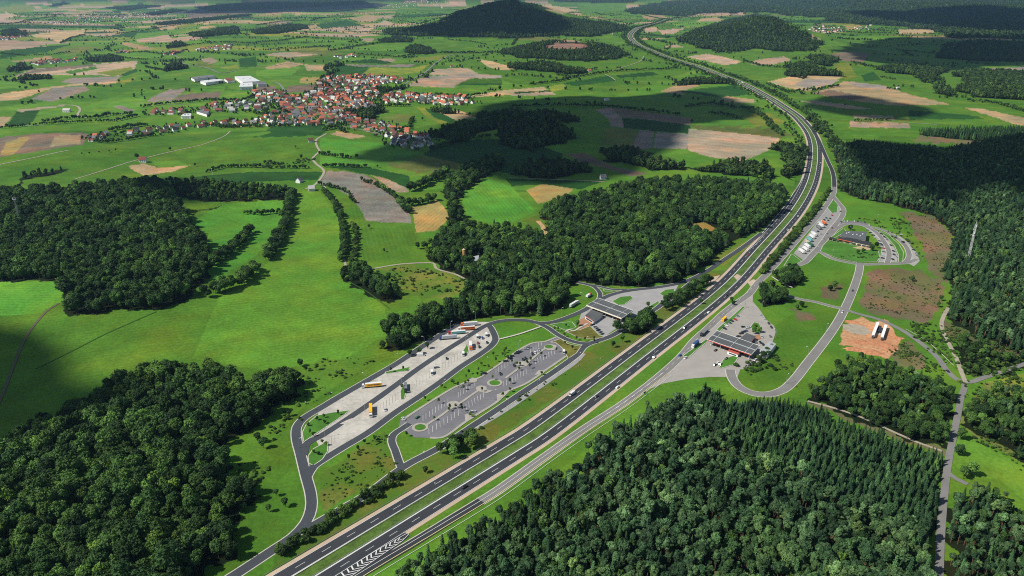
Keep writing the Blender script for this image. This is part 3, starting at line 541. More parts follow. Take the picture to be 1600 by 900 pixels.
# widened part with three lanes left side beyond the services, and slip lane right at the bend
sA = arclen(MED); dpx = np.array(project(MED[:, 0], MED[:, 1], 0 * MED[:, 0])).T
iw0 = int(np.argmin(abs(dpx[:, 1] - 372))); iw1 = int(np.argmin(abs(dpx[:, 1] - 275) + 99 * (MED[:, 1] > 1700)))
Ws = MED[iw0:iw1]; t = np.linspace(0, 1, len(Ws)); ex = 3.6 * np.minimum(1, np.minimum(t * 3 + .3, (1 - t) * 3))
mb = MB(); strip(mb, Ws, (-(AL + ex), -(AL - .1) + 0 * ex), .125); tag(mb.build('merging_lane', ASPH), kind='structure')
mb = MB(); strip(mb, Ws, (-(AL + ex + 1.2), -(AL + ex) + 0 * ex), .09); tag(mb.build('hard_shoulder', KERB), kind='structure')
mb = MB()
for o in (-AL + .25, -AR - .1, AR + .1, AL - .25): strip(mb, MED, (o - .15, o + .15), .15)
strip(mb, MED, (-AR + .15, -AR + .75), .10); strip(mb, MED, (AR - .7, AR - .15), .10)
s = 0.0
def dash(mb, W, s, o, s0, s1, period, ln, hw, z):
    k = s0
    while k < s1:
        i0, i1 = np.interp([k, k + ln], s, np.arange(len(W))); 
        ii = np.array([i0, (i0 + i1) / 2, i1]); idx = np.arange(len(W))
        q = np.column_stack([np.interp(ii, idx, W[:, 0]), np.interp(ii, idx, W[:, 1])])
        strip(mb, q, (o - hw, o + hw), z); k += period
for o in (-(AL + AR) / 2, (AL + AR) / 2): dash(mb, MED, sA, o, 2, 2600, 18, 6.4, .12, .15)
dash(mb, MED, sA, -AL + .25, sA[iw0], sA[iw1], 9, 4, .22, .16)
# chevron area where the slip road joins: painted on its own wedge
tag(mb.build('lane_marking', WHITE), 'white lane lines and dashes on the motorway', kind='structure')
# central reservation, planted green strip
mb = MB(); strip(mb, MED, (-AR + .9, 0, AR - .9), .05); tag(mb.build('central_reservation', mottled('rough_verge', lin('#5c7a30', .6), .5, .09, .95, .6)), 'grassy central reservation of the motorway', kind='structure')

# ---- service roads: (name, half width, material, kerbs left/right, points)
RO = [
('service_road', 3.3, ASPHN, (1,1), [(300,940),(357,905),(400,877),(430,857),(457,839),(478,816),(486,795),(486,775),(477,740),(469,708),(463,684),(464,667),(472,656),(483,648),(503,636.5),(520,626),(578,592.5),(620,568),(664,539),(708,511.5),(722,504)]),
('service_road', 3.0, ASPHN, (1,0), [(474,712),(480,693),(500,682),(520,670),(565.5,639.5),(614,605),(660,571.5),(723,531),(761,508),(780,502),(801.6,500),(826.7,501.3),(839,504.5),(860,504),(885,496.5),(914,484),(935,470),(955.4,460.5),(985.5,453.5),(1023,449.5),(1062,442.5),(1095,429),(1137,402),(1165,383),(1190,364)]),
('service_road', 3.0, ASPHN, (0,1), [(480,745),(490,729),(507.5,717),(534,700.5),(575,676),(620,643),(657.7,618),(690,595.5),(720,573),(751,553),(768,540),(774,531),(771,520),(766,511),(762,507)]),
('service_road', 3.0, ASPHN, (1,1), [(470,833),(489,821),(540,792),(575,771),(620,737),(640,724),(682,702),(717,680),(745.5,661),(783,636),(820,611),(858,586),(896,559),(905,551),(911,543),(920,537.5),(936,532),(955,525),(985,507),(1013,490),(1038,473),(1062,456),(1085,438),(1100,428)]),
('service_road', 2.8, ASPHN, (1,1), [(836,503),(855,511.5),(870.7,522.5),(889.5,532),(908,536.5),(922,537)]),
('service_road', 2.6, ASPHN, (1,1), [(627,731),(622,718),(617,703),(612,690),(615,679),(628,670),(640,662)]),
('service_road', 2.4, ASPHN, (1,1), [(900,441),(908,442.5),(925,446.5),(934,453),(938,461),(936,468)]),
('service_road', 1.9, ASPHN, (1,1), [(920,445),(938,448),(955,452),(980,453)]),
('service_road', 3.4, ASPHG, (1,1), [(1303.5,290),(1303,300),(1299,308),(1282.5,332.5),(1250,370),(1215,410),(1198,428),(1183,443),(1170,460),(1148,475.5),(1130,490),(1110,509),(1085,532),(1064,557),(1025,592),(975,630),(912,671),(850,715),(775,768.5),(750,784)]),
('service_road', 3.4, ASPH, (1,1), [(1270,205),(1277,215),(1281.5,224),(1287,237),(1293,251),(1300.7,268),(1303,280),(1303.6,292)]),
('service_road', 3.4, ASPH, (0,1), [(752,783),(700,815),(650,846),(575,890),(500,936)]),
('service_road', 3.4, ASPHG, (1,1), [(1301,306),(1309,316),(1317,326),(1317,334),(1313,342),(1300,358),(1282,384),(1270,397),(1257,410),(1246,414.5)]),
('service_road', 2.9, ASPHG, (1,1), [(1281,393),(1284,384),(1295,371),(1308,357),(1323,350),(1340,350),(1355,355),(1370,364),(1380.4,376.5),(1388,390),(1389,400),(1386,412)]),
('service_road', 2.9, ASPHG, (1,1), [(1352,353),(1363,355),(1380,359.5),(1396,368),(1412,381),(1419,392),(1420,402),(1414,411)]),
('service_road', 2.9, ASPHG, (1,1), [(1274,391),(1283,394.5),(1300,404),(1325,410),(1345,413),(1375,412.5),(1400,412),(1420,410),(1432,405)]),
('service_road', 3.8, ASPHG, (1,1), [(1344,411),(1342,425),(1334,450),(1317.5,487.5),(1300,517),(1262,567),(1237,598),(1222,610),(1200,616.5),(1178,615),(1160,608),(1150,600),(1143,588),(1141,578)]),
('service_road', 2.3, ASPHG, (1,1), [(1321,482),(1310,481),(1300,479),(1275,472),(1250,467.5),(1228,461),(1200,450)]),
('service_road', 2.6, ASPHG, (0,0), [(1322,484),(1335,489),(1375,500),(1407,515),(1437,535),(1462,556),(1482,582),(1496,594),(1508,600)]),
('lane', 2.4, ASPHG, (0,0), [(1500,592),(1507,602),(1502,620),(1497,645),(1490,680),(1482,720),(1477,757),(1472,805),(1469,850),(1467,900),(1465,960)]),
('lane', 2.5, ASPHG, (0,0), [(1500,596),(1515,597.5),(1532,592),(1562,582),(1598,570),(1700,540)]),
('gravel_track', 1.9, GRAV, (0,0), [(1509,598),(1503,584),(1495,562),(1484,540),(1475,522),(1471,507),(1475,493),(1482,481)]),
('lane', 2.0, ASPHG, (0,0), [(1480,738),(1490,746),(1503,753),(1512,757)]),
('gravel_track', 1.3, GRAV, (0,0), [(1262,627),(1300,637),(1345,652),(1400,677),(1440,694),(1472,705)]),
('farm_track', 2.2, GRAV, (0,0), [(510,209),(494,219),(496,230),(499,236),(489,247),(494,256),(506,267),(503,276),(490,290),(478,295)]),
('farm_track', 1.5, GRAV, (0,0), [(505,290),(520,308),(528,322),(535,340),(542,365),(537,400),(540,415)]),
('gravel_track', 1.6, GRAV, (0,0), [(582,420),(625,413),(660,411),(677,411.5),(682,420),(712,429),(735,441)]),
('farm_track', 1.3, mottled('worn_track', lin('#6a6650', .6), .2, .3), (0,0), [(-60,720),(0,625),(25,562),(45,520),(75,485),(92,474)]),
('meadow_path', .8, mottled('trodden_grass', lin('#3c6a1c', .55), .3, .3), (0,0), [(55,577),(110,550),(165,522),(210,502),(245,487)]), ('meadow_path', .6, mottled('trodden_grass', lin('#3c6a1c', .55), .3, .3), (0,0), [(545,440),(575,457),(608,482)]),
('farm_track', 1.8, GRAV, (0,0), [(0,257),(50,247),(107,235)]),
('farm_track', 1.4, GRAV, (0,0), [(117,280),(175,262),(207,252),(272,236),(320,225),(350,213),(360,205)]),
('farm_track', 3.0, GRAV, (0,0), [(98,164),(118,165.5),(125,171),(122,181),(135,184)]), ('farm_track', 1.6, GRAV, (0,0), [(0,198),(70,196)]),
('village_street', 3.2, ASPHG, (0,0), [(425,128),(434,130),(441,136),(447,147),(455,154),(470,160)]), ('farm_track', 3.0, GRAV, (0,0), [(400,104),(425,103),(450,99),(470,102)]),
('village_street', 3.2, ASPHG, (0,0), [(618,152),(622,145),(632,132),(645,124),(662,115),(692,92),(712,85),(750,82)]), ('village_street', 2.5, ASPHG, (0,0), [(555,165),(556,150),(558,138),(560,124)]),
('village_street', 3., ASPHG, (0,0), [(262,82),(270,85),(283,93),(288,100),(325,107),(347,114),(372,110)]),
('village_street', 2.5, ASPHG, (0,0), [(450,190),(500,175),(540,168),(590,162),(620,152)]), ('village_street', 2.5, ASPHG, (0,0), [(360,195),(440,190),(520,196),(600,212),(650,225)]),
('farm_track', 2.6, GRAV, (0,0), [(949,40),(953,45),(957,51),(957,55)]), ('farm_track', 2., GRAV, (0,0), [(948,113),(965,108),(1000,96),(1006,88)]), ('farm_track', 2., GRAV, (0,0), [(945,116),(955,121),(962,126)]),
('farm_track', 1.6, GRAV, (0,0), [(795,278),(830,279),(900,282),(945,284)]), ('farm_track', 2., GRAV, (0,0), [(1420,192),(1440,193),(1464,195)]), ('farm_track', 1.5, GRAV, (0,0), [(210,160),(250,163),(297,163)]),
('footpath', 1.0, KERB, (0,0), [(779,531),(810,523),(845,511)]), ('footpath', .9, KERB, (0,0), [(883,519),(890,516),(896,518),(905,513),(918,506)]), ('footpath', .9, KERB, (0,0), [(1206,433),(1217,440),(1238,450)]),
('footpath', .3, KERB, (0,0), [(1415,515),(1445,532),(1470,553),(1490,572)]),
]
ROADPTS = [(W_, 19.) for W_ in (MED,)]
for i, (nm, hw, mat, kb, P) in enumerate(RO):
    W = spline([at(*p) for p in P], 5); ROADPTS.append((W, hw + (2.6 if hw > 1.5 else 1.4))); z = .20 + .004 * i
    if nm == 'footpath': z += .3
    mb = MB(); strip(mb, W, (-hw, 0, hw), z); tag(mb.build(nm, mat), kind='structure')
    if any(kb):
        mb = MB(); zk = .10 + .0018 * i
        if kb[0]: strip(mb, W, (-hw - .75, -hw + .1), zk)
        if kb[1]: strip(mb, W, (hw - .1, hw + .75), zk)
        tag(mb.build('kerb', KERB), kind='structure')
# grey paved band beside the exit road, yellow lines on the slip road
mb = MB(); W = spline([at(*p) for p in [(742,668),(790,639),(830,612),(865,588),(898,565),(910,552)]], 5); strip(mb, W, (-.8, 3.3), .09); tag(mb.build('paved_strip', mottled('grey_slabs', lin('#a9a8a6', .65), .12, .2)), kind='structure')
mb = MB(); W = spline([at(*p) for p in [(1040,584),(975,633),(912,675),(850,718),(775,772),(700,818),(575,893),(500,940)]], 5); strip(mb, W, (-1.6, -1.2), .42); tag(mb.build('lane_marking', YELL), 'yellow temporary line along the slip road', kind='structure')
mb = MB(); strip(mb, W, (1.9, 2.2), .42); strip(mb, W, (-5.6, -5.35), .42); tag(mb.build('lane_marking', WHITE), kind='structure')
W = spline([at(*p) for p in [(912,671),(975,630),(1025,592),(1064,557),(1110,509),(1148,475.5),(1183,443)]], 5)
mb = MB(); dash(mb, W, arclen(W), 0, 5, 400, 12, 5, .16, .45); tag(mb.build('lane_marking', WHITE), kind='structure')

# ---- paved areas
sheet('truck_park', [(486,672),(500,640),(578,595),(664,541),(712,513),(735,503),(765,503),(772,515),(773,534),(751,553),(690,595),(620,643),(534,700),(509,712),(500,700)], .045, CONC, 'pale concrete truck park between grey lanes')
sheet('car_park', [(622,672),(626,655),(661.4,632.7),(715.4,600.5),(750.6,589),(790,561.5),(808,547.7),(833,535),(850.6,533),(868,526),(876,529),(880,541),(885,550),(884.5,556),(858,574),(843,584),(820,600),(792,612),(777,617),(778,626),(745.5,647),(726,648),(727,658),(689,684),(670,684),(647.6,683.5),(634,674)], .05, PAVE, 'grey paved car park with white stalls')
sheet('forecourt', [(915,482),(938,469),(958,460),(990,455),(1030,450),(1060,445),(1052,462),(1030,478),(1000,490),(975,505),(950,522),(945,528),(930,517),(921,506),(905,500),(908,490)], .052, mottled('forecourt_slabs', lin('#b3b1b0', .62), .12, .1, .9, .7), 'light grey forecourt of the north petrol station')
sheet('forecourt', [(1000,614),(1020,597),(1064,561),(1112,512),(1150,478),(1168,462),(1177,456),(1176,471),(1186,482.6),(1198,500),(1209.4,509),(1212,519),(1208,532),(1203,545),(1190,562),(1166,577),(1157,577),(1152,590),(1140,589),(1110,589),(1075,592),(1037,599)], .054, mottled('pale_forecourt', lin('#b5b0a8', .62), .12, .08, .9, .6), 'pale forecourt of the south petrol station')
sheet('truck_park', [(1293,325),(1303,312),(1314,326),(1313,340),(1300,357),(1282,384),(1257,408),(1240,396)], .056, mottled('truck_bays', lin('#a8a6a3', .62), .12, .1), 'grey truck bays beside the curved slip road')
sheet('car_park', [(1350,353),(1362,356),(1375,364),(1388,375),(1398,388),(1403,400),(1402,409),(1372,410),(1376,398),(1377,388),(1370,374),(1358,362)], .058, mottled('light_stall_paving', lin('#b9b6b0', .62), .12, .2), 'light car park curving round the restaurant')
sheet('car_park', [(1395,365),(1408,370),(1422,382),(1433,396),(1437,408),(1428,416),(1418,411),(1420,398),(1410,382)], .06, mottled('light_stall_paving2', lin('#b4b2ac', .62), .12, .2), 'outer row of light parking stalls')
sheet('layby', [(1302,349),(1325,345),(1350,347),(1362,353),(1350,354),(1325,350),(1310,356)], .059, PAVE, 'parking strip behind the restaurant')
sheet('gravel_yard', [(1316,507),(1335,506),(1352,511),(1362,519),(1350,524),(1330,520),(1318,514)], .05, GRAV, 'gravel yard entrance')
sheet('paved_yard', [(727,404),(747,401),(746,411),(737,416)], .05, CONC, 'pale yard beside the silo')
for p in [[(1108,434),(1125,430),(1118,440),(1101,446)], [(1146,432),(1152,438),(1162,434),(1152,428)], [(1172,447),(1183,441),(1178,436),(1168,441)]]: sheet('crossover', p, .07, SHOUL, 'concrete crossover through the central reservation')

# ---- islands (raised grass with pale kerb)
ISL = [(VERGE,[(475,690),(473,676),(479,664),(495,650),(520,645),(546,642),(520,660)]), (VERGE,[(483,724),(482,713),(490,702),(512,690),(511,706),(503,718),(490,727)]), (VERGE,[(602,582),(640,574),(638,579),(604,584)]), (VERGE,[(626,612),(632,598),(634,612),(631,624),(627,624)]), (VERGE,[(722,552),(730,538),(732,548),(727,556)]),
(VERGE,[(845,444.5),(848,443),(850,446)]), (VERGE,[(957,471),(970,464),(985,463),(989,466),(975,476),(966,477)]), (VERGE,[(1031,459),(1040,453),(1053,452),(1053,458),(1038,464)]), (VERGE,[(1001,491),(1013,480),(1028,471),(1030,474),(1015,486),(1004,493)]), (DRYV,[(858,536),(876,530),(888,538),(907,542),(900,552),(888,560),(880,545),(868,535)]),
(VERGE,[(860,507),(893,503),(900,512),(884,516)]), (DRYV,[(886,519),(906,516),(922,510),(936,524),(944,527),(925,530),(905,528)]), (VERGE,[(943,452.5),(953,453.5),(958,455.5),(945,456)]),
(VERGE,[(1124,575),(1130,563),(1148,555),(1153,559),(1145,570),(1128,575)]), (VERGE,[(1173,511),(1178,504),(1186,506),(1189,515),(1186,522),(1177,518)]), (VERGE,[(1120,515),(1146,493),(1161,479),(1163,481),(1148,497),(1124,518)]), (VERGE,[(1068,556),(1088,542),(1103,531),(1106,533),(1088,547),(1072,561)]),
(VERGE,[(1282,393),(1286,384),(1300,370),(1318,357),(1322,362),(1296,376),(1340,385),(1372,392),(1374,402),(1370,409),(1340,410),(1310,404)]), (VERGE,[(1372,360),(1390,369),(1404,382),(1411,394),(1410,409),(1404,410),(1404,398),(1398,384),(1386,371)]), (VERGE,[(1237,397),(1252,408),(1242,414),(1225,416)]), (VERGE,[(1302,312),(1309,320),(1308,331),(1300,333),(1293,325)])]
for i, (m, P) in enumerate(ISL):
    sheet('grass_island', P, .36 + .003 * i, m); edge_loop('kerb', P, .345 + .0005 * i, 1.3, KERB)
PVK = mottled('walk_slabs', lin('#b9b4a8', .64), .14, .3, .9, 1.5)
# car-park walks and round islands
KW = [[(628,657),(662,634.5),(716,602.5),(750,590)], [(665,665),(690,649),(702,640),(722,628),(745,612),(755,606)], [(790,591),(815,572.5),(830,562),(850,546),(868,540)], [(672,684.5),(690,684),(728,659),(746,647.5),(778,627),(793,612),(821,600),(858,575),(884,557)], [(750,590),(790,562.5),(808,549),(833,536),(851,534),(869,527)]]
for i, P in enumerate(KW):
    W = spline([at(*p) for p in P], 3); mb = MB(); strip(mb, W, (-1.1, 1.1), .30 + .004 * i); tag(mb.build('pavement', PVK), kind='structure')
def disc(name, px, rx, z, mat, ry=None, seg=28):
    c = at(*px); mb = MB(); ry = ry or rx
    mb.add([(c[0], c[1], z)] + [(c[0] + rx * math.cos(t), c[1] + ry * math.sin(t), z) for t in [2 * math.pi * k / seg for k in range(seg)]], [(0, k + 1, (k + 1) % seg + 1) for k in range(seg)])
    return tag(mb.build(name, mat), kind='structure')
for k, (c, r) in enumerate([((656.5,668), 6.3), ((773,598.5), 6.6)]): disc('pavement', c, r, .335 + .003 * k, PVK); disc('grass_island', c, r - 2.1, .42 + .003 * k, VERGE)
disc('grass_island', (857.5,542), 3.8, .44, VERGE); disc('pavement', (708,632), 5.2, .325, PVK); disc('pavement', (816,569), 5.5, .327, PVK); disc('pavement', (752,607), 4.6, .329, PVK); disc('pavement', (738,594.5), 4.4, .331, PVK); disc('pavement', (860,543), 6.2, .333, PVK)
for q, P in enumerate([[(727,658),(726,648),(733,646),(738,652)], [(777,627),(776,617),(788,612),(795,613),(786,622)], [(835,587),(841,579),(850,579),(850,583)], [(752,607),(765,610),(771,611),(760,615),(748,612)]]): sheet('pavement', P, .321 + .0004 * q, PVK)
# parking stall lines
mb = MB(); GL = MB()
def stalls(mb, P, n, vec, hw=.11, z=.17):
    W = resample(np.array([at(*p) for p in P]), .5); idx = np.linspace(0, len(W) - 1, n)
    for k in idx:
        i = int(k); px0 = project(W[i, 0], W[i, 1], 0.); a = W[i]; b = np.array(flat(px0[0] + vec[0], px0[1] + vec[1]))
        strip(mb, np.array([a, (a + b) / 2, b]), (-hw, hw), z)
stalls(mb, [(670,669),(700,650),(716,640)], 9, (0.5,10)); stalls(mb, [(728,631),(755,613)], 7, (1,9)); stalls(mb, [(661,658),(700,632)], 9, (0,-9)); stalls(mb, [(716,622),(742,604)], 7, (0,-9))
stalls(mb, [(787,596),(822,576)], 9, (0.5,9)); stalls(mb, [(836,561),(866,546)], 8, (1,8)); stalls(mb, [(775,584),(803,566)], 7, (0,-8)); stalls(mb, [(829,552),(846,540)], 5, (0,-7))
stalls(GL, [(636,654),(680,627)], 8, (14,-1)); stalls(GL, [(690,619),(728,598)], 8, (14,-1)); stalls(GL, [(692,681),(724,662)], 8, (-15,-.5)); stalls(GL, [(745,644),(775,624)], 8, (-14,-.5)); stalls(GL, [(795,608),(835,583)], 10, (-13,-.5)); stalls(GL, [(850,575),(880,556)], 8, (-12,-.5)); stalls(GL, [(757,585),(790,563)], 8, (12,-1)); stalls(GL, [(800,556),(830,538)], 8, (11,-1))
tag(mb.build('stall_marking', WHITE), 'white painted stall lines of the car park', kind='structure'); tag(GL.build('stall_marking', mottled('pale_setts', lin('#b5b3ae', .6), .1, .5)), kind='structure')
# truck bay lines on the concrete
mb = MB(); stalls(mb, [(518,694),(640,612)], 26, (-.2,-12), .08, .10); stalls(mb, [(640,611),(750,541)], 24, (.3,-11), .08, .10); stalls(mb, [(560,606),(700,519)], 20, (14,-1), .08, .10); stalls(mb, [(1248,396),(1300,335)], 12, (9,7), .12, .10)
tag(mb.build('stall_marking', mottled('bay_lines', lin('#9a948a', .6), .1, .5)), kind='structure')
# chevrons
CW = resample(spline([at(*p) for p in [(498,912),(560,868),(600,845),(638,834)]], 3), 1.0); n = len(CW)
mb = MB(); q0 = at(638,833); 
Lc = np.array([at(*p) for p in [(509,910),(525,900),(586,862),(637,833.5)]]); Rc = np.array([at(*p) for p in [(536,910),(552,899),(605,862),(628,846.5),(639,835)]])
Lr, Rr = resample(Lc, 1.), resample(Rc, 1.)
strip(mb, Lr, (-.15, .15), .44); strip(mb, Rr, (-.15, .15), .445)
for k in range(15):
    t = .06 + k / 16.5; i = int(t * (len(Lr) - 1)); j = int(t * (len(Rr) - 1)); jm = min(len(Rr) - 1, j); a = Lr[i]; b = Rr[jm]; c = (a + b) / 2; d = (Lr[min(i + 3, len(Lr) - 1)] - Lr[i]); d = d / (np.linalg.norm(d) + 1e-6)
    tip = c - d * 3.4
    mb.add([(*a, .43), (*(a + d * .9), .43), (*(tip + d * .9), .43), (*tip, .43)], [(0, 1, 2, 3)]); mb.add([(*b, .43), (*(b + d * .9), .43), (*(tip + d * .9), .43), (*tip, .43)], [(3, 2, 1, 0)])
sheet('motorway', [(498,905),(545,874),(590,851),(634,832),(640,838),(610,862),(580,882),(550,905)], .128, ASPH)
Lw = np.array([at(*p) for p in [(1166,390),(1183,377),(1201,360)]]); Rw = np.array([at(*p) for p in [(1168,394),(1186,378),(1201,360)]]); Lr, Rr = resample(Lw, 1.), resample(Rw, 1.)
for k in range(18):
    t = k / 20; a = Lr[int(t * (len(Lr) - 1))]; b = Rr[min(len(Rr) - 1, int((t + .02) * (len(Rr) - 1)))]; d = Lr[-1] - Lr[0]; d = d / np.linalg.norm(d)
    mb.add([(*a, .43), (*b, .43), (*(b + d * 1.2), .43), (*(a + d * 1.2), .43)], [(0, 1, 2, 3)])
tag(mb.build('hatched_marking', WHITE), 'white chevrons where the slip road joins', kind='structure')
# ------------------------------------------------------------------ vegetation
def foliage(name, a, b, c, rough=.75, tint=(1.3, 1.24, 1.12)):
    if name in MATS: return MATS[name]
    t = NT(name)
    inf = t.new('ShaderNodeObjectInfo'); rnd = inf.outputs['Random']
    n = t.noise(.55, 4, .6); n2 = t.noise(1.9, 3, .7)
    base = t.ramp(rnd, [(0., a), (.45, b), (.8, c), (1., tuple(x * 1.25 for x in c))])
    f = t.math('ADD', t.math('MULTIPLY', n, .55), t.math('MULTIPLY', n2, .45))
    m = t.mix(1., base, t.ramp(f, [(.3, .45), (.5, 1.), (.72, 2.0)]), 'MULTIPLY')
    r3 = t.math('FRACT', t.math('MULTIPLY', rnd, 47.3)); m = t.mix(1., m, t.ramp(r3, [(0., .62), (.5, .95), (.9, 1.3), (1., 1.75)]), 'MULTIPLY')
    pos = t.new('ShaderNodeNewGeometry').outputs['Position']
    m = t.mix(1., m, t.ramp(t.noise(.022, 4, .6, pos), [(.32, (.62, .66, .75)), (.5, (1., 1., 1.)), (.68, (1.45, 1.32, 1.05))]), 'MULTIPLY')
    r2 = t.math('FRACT', t.math('MULTIPLY', rnd, 13.7))
    m = t.mix(t.ramp(r2, [(.9, 0.), (1., .5)]), m, t.mix(1., m, (1.7, 1.35, .7), 'MULTIPLY'))
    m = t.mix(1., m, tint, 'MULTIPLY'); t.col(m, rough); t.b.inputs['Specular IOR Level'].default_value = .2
    tr = t.new('ShaderNodeBsdfTranslucent'); t.l.new(t.mix(1., m, (1.3, 1.5, .5), 'MULTIPLY'), tr.inputs[0])
    ms = t.new('ShaderNodeMixShader'); ms.inputs[0].default_value = .15
    t.l.new(t.b.outputs[0], ms.inputs[1]); t.l.new(tr.outputs[0], ms.inputs[2]); t.l.new(ms.outputs[0], t.out.inputs[0])
    MATS[name] = t.mat; return t.mat
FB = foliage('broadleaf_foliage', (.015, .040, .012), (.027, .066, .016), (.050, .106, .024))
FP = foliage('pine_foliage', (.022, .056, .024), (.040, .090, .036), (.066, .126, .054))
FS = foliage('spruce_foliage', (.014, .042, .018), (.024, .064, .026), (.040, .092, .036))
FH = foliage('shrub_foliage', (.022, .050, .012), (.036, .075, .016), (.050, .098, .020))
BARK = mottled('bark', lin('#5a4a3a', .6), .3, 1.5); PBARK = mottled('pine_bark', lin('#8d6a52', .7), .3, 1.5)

def ico(r, c, sub=1):
    bm = bmesh.new(); bmesh.ops.create_icosphere(bm, subdivisions=sub, radius=1)
    vs = [(c[0] + v.co.x * r[0], c[1] + v.co.y * r[1], c[2] + v.co.z * r[2]) for v in bm.verts]
    fs = [tuple(v.index for v in f.verts) for f in bm.faces]; bm.free(); return vs, fs

def leafcard(mb, p, nrm, s, rnd):
    n = Vector(nrm).normalized(); a = n.orthogonal().normalized(); b = n.cross(a); t = rnd.uniform(0, 6.28)
    u = a * math.cos(t) + b * math.sin(t); w = n.cross(u); p = Vector(p); k = rnd.uniform(.5, .9)
    mb.add([p - u * s, p + w * s * k + n * s * .25, p + u * s * rnd.uniform(.7, 1.1), p - w * s * k + n * s * rnd.uniform(-.1, .3)], [(0, 1, 2), (0, 2, 3)])

def broad_crown(seed, hgt, rad, z0=.22, lobes=15, leaves=900, ls=.62, flat_=1.0):
    rnd = random.Random(seed); mb = MB(); L = []
    zc = hgt * (z0 + 1) / 2; rz = hgt * (1 - z0) / 2
    for i in range(lobes):
        for _ in range(30):
            d = Vector((rnd.gauss(0, 1), rnd.gauss(0, 1), rnd.gauss(.25, .9))).normalized(); q = rnd.uniform(.35, .72)
            c = Vector((d.x * rad * q, d.y * rad * q, zc + d.z * rz * q))
            if all((c - o[0]).length > rad * .33 for o in L): break
        L.append((c, rad * rnd.uniform(.30, .48)))
    for c, r in L:
        v, f = ico((r * .86, r * .86, r * .8 * flat_), c); v = [tuple(x + rnd.uniform(-.12, .12) * r for x in p) for p in v]; mb.add(v, f)
    v, f = ico((rad * .6, rad * .6, rz * .62), (0, 0, zc)); mb.add(v, f)
    for i in range(leaves):
        c, r = rnd.choice(L); d = Vector((rnd.gauss(0, 1), rnd.gauss(0, 1), rnd.gauss(.35, 1))).normalized()
        p = c + Vector((d.x, d.y, d.z * flat_)) * r * rnd.uniform(.82, 1.12)
        n = (d + Vector((rnd.gauss(0, .55), rnd.gauss(0, .55), rnd.gauss(.15, .5)))).normalized()
        leafcard(mb, p, n, ls * rnd.uniform(.6, 1.25), rnd)
    return mb.mesh('broadleaf_crown', [FB])

def spruce_crown(seed, hgt, rad, z0=.12, tiers=15, ls=.75):
    rnd = random.Random(seed); mb = MB()
    n = 8; vs = [(0, 0, hgt * .97)]
    for k in range(1, 6):
        z = hgt * (1 - (1 - z0) * k / 5); r = rad * .62 * (k / 5) ** .85
        vs += [(r * math.cos(6.28 * i / n + k) * rnd.uniform(.8, 1.1), r * math.sin(6.28 * i / n + k) * rnd.uniform(.8, 1.1), z) for i in range(n)]
    fs = [(0, 1 + i, 1 + (i + 1) % n) for i in range(n)]
    for k in range(4): fs += [(1 + k*n + i, 1 + (k+1)*n + i, 1 + (k+1)*n + (i+1) % n, 1 + k*n + (i+1) % n) for i in range(n)]
    mb.add(vs, fs)
    for k in range(tiers):
        t = (k + .5) / tiers; z = hgt * (1 - (1 - z0) * t); r = rad * t ** .8 * rnd.uniform(.82, 1.12) + .15
        m = int(6 + 16 * t); off = rnd.uniform(0, 6)
        for i in range(m):
            a = off + 6.283 * i / m + rnd.uniform(-.15, .15); rr = r * rnd.uniform(.75, 1.15)
            o = Vector((math.cos(a), math.sin(a), 0)); s = Vector((-o.y, o.x, 0)); w = (.28 + .35 * t) * rad * .32
            p0 = o * rr * .25 + Vector((0, 0, z + .35)); p1 = o * rr + Vector((0, 0, z - .35 * rr * rnd.uniform(.5, 1.2)))
            pm = (p0 + p1) / 2 + Vector((0, 0, .15))
            mb.add([p0, pm + s * w, p1, pm - s * w], [(0, 1, 2), (0, 2, 3)])
            for _ in range(2):
                q = p0.lerp(p1, rnd.uniform(.35, 1.)); leafcard(mb, q + Vector((0, 0, rnd.uniform(-.2, .25))), o * .5 + Vector((rnd.gauss(0, .4), rnd.gauss(0, .4), 1)), ls * rnd.uniform(.4, .8), rnd)
    return mb.mesh('spruce_crown', [FS])

def trunk_mesh(hgt, r, mat, limbs=0, seed=0, rad=3):
    rnd = random.Random(seed); mb = MB(); mb.cyl((0, 0, -.3), (0, 0, hgt * .55), r, r * .65, 7); mb.cyl((0, 0, hgt * .55), (0, 0, hgt * .85), r * .65, r * .25, 6)
    for i in range(limbs):
        a = 6.28 * i / limbs + rnd.uniform(-.4, .4); z = hgt * rnd.uniform(.3, .55); mb.cyl((0, 0, z), (math.cos(a) * rad * .6, math.sin(a) * rad * .6, z + hgt * .2), r * .4, r * .15, 5)
    return mb.mesh('trunk', [mat])

PROTO = {}
def proto(kind, crowns, trunks): PROTO[kind] = list(zip(crowns, trunks))
proto('broad', [broad_crown(10 + i, h, r, .2, 16, 1150, .66) for i, (h, r) in enumerate([(15, 5.2), (17, 5.8), (14, 4.6), (16, 4.4), (18, 5.4)])], [trunk_mesh(15, .28, BARK, 5, i) for i in range(5)])
def pine_crown(seed, hgt, rad):
    me = broad_crown(seed, hgt, rad, .46, 10, 760, .5, .85); me.materials[0] = FP; return me
proto('pine', [pine_crown(30 + i, h, r) for i, (h, r) in enumerate([(17, 3.2), (18.5, 2.9), (16, 3.5), (19, 3.3)])], [trunk_mesh(17, .2, PBARK, 3, i, 2) for i in range(4)])
proto('spruce', [spruce_crown(40 + i, h, r) for i, (h, r) in enumerate([(15.5, 3.3), (17, 3.5), (14, 3.0), (18, 3.7)])], [trunk_mesh(18, .2, BARK) for i in range(4)])
def shrub_crown(seed, hgt, rad, n=520):
    me = broad_crown(seed, hgt, rad, .04, 11, n, .42); me.materials[0] = FH; return me
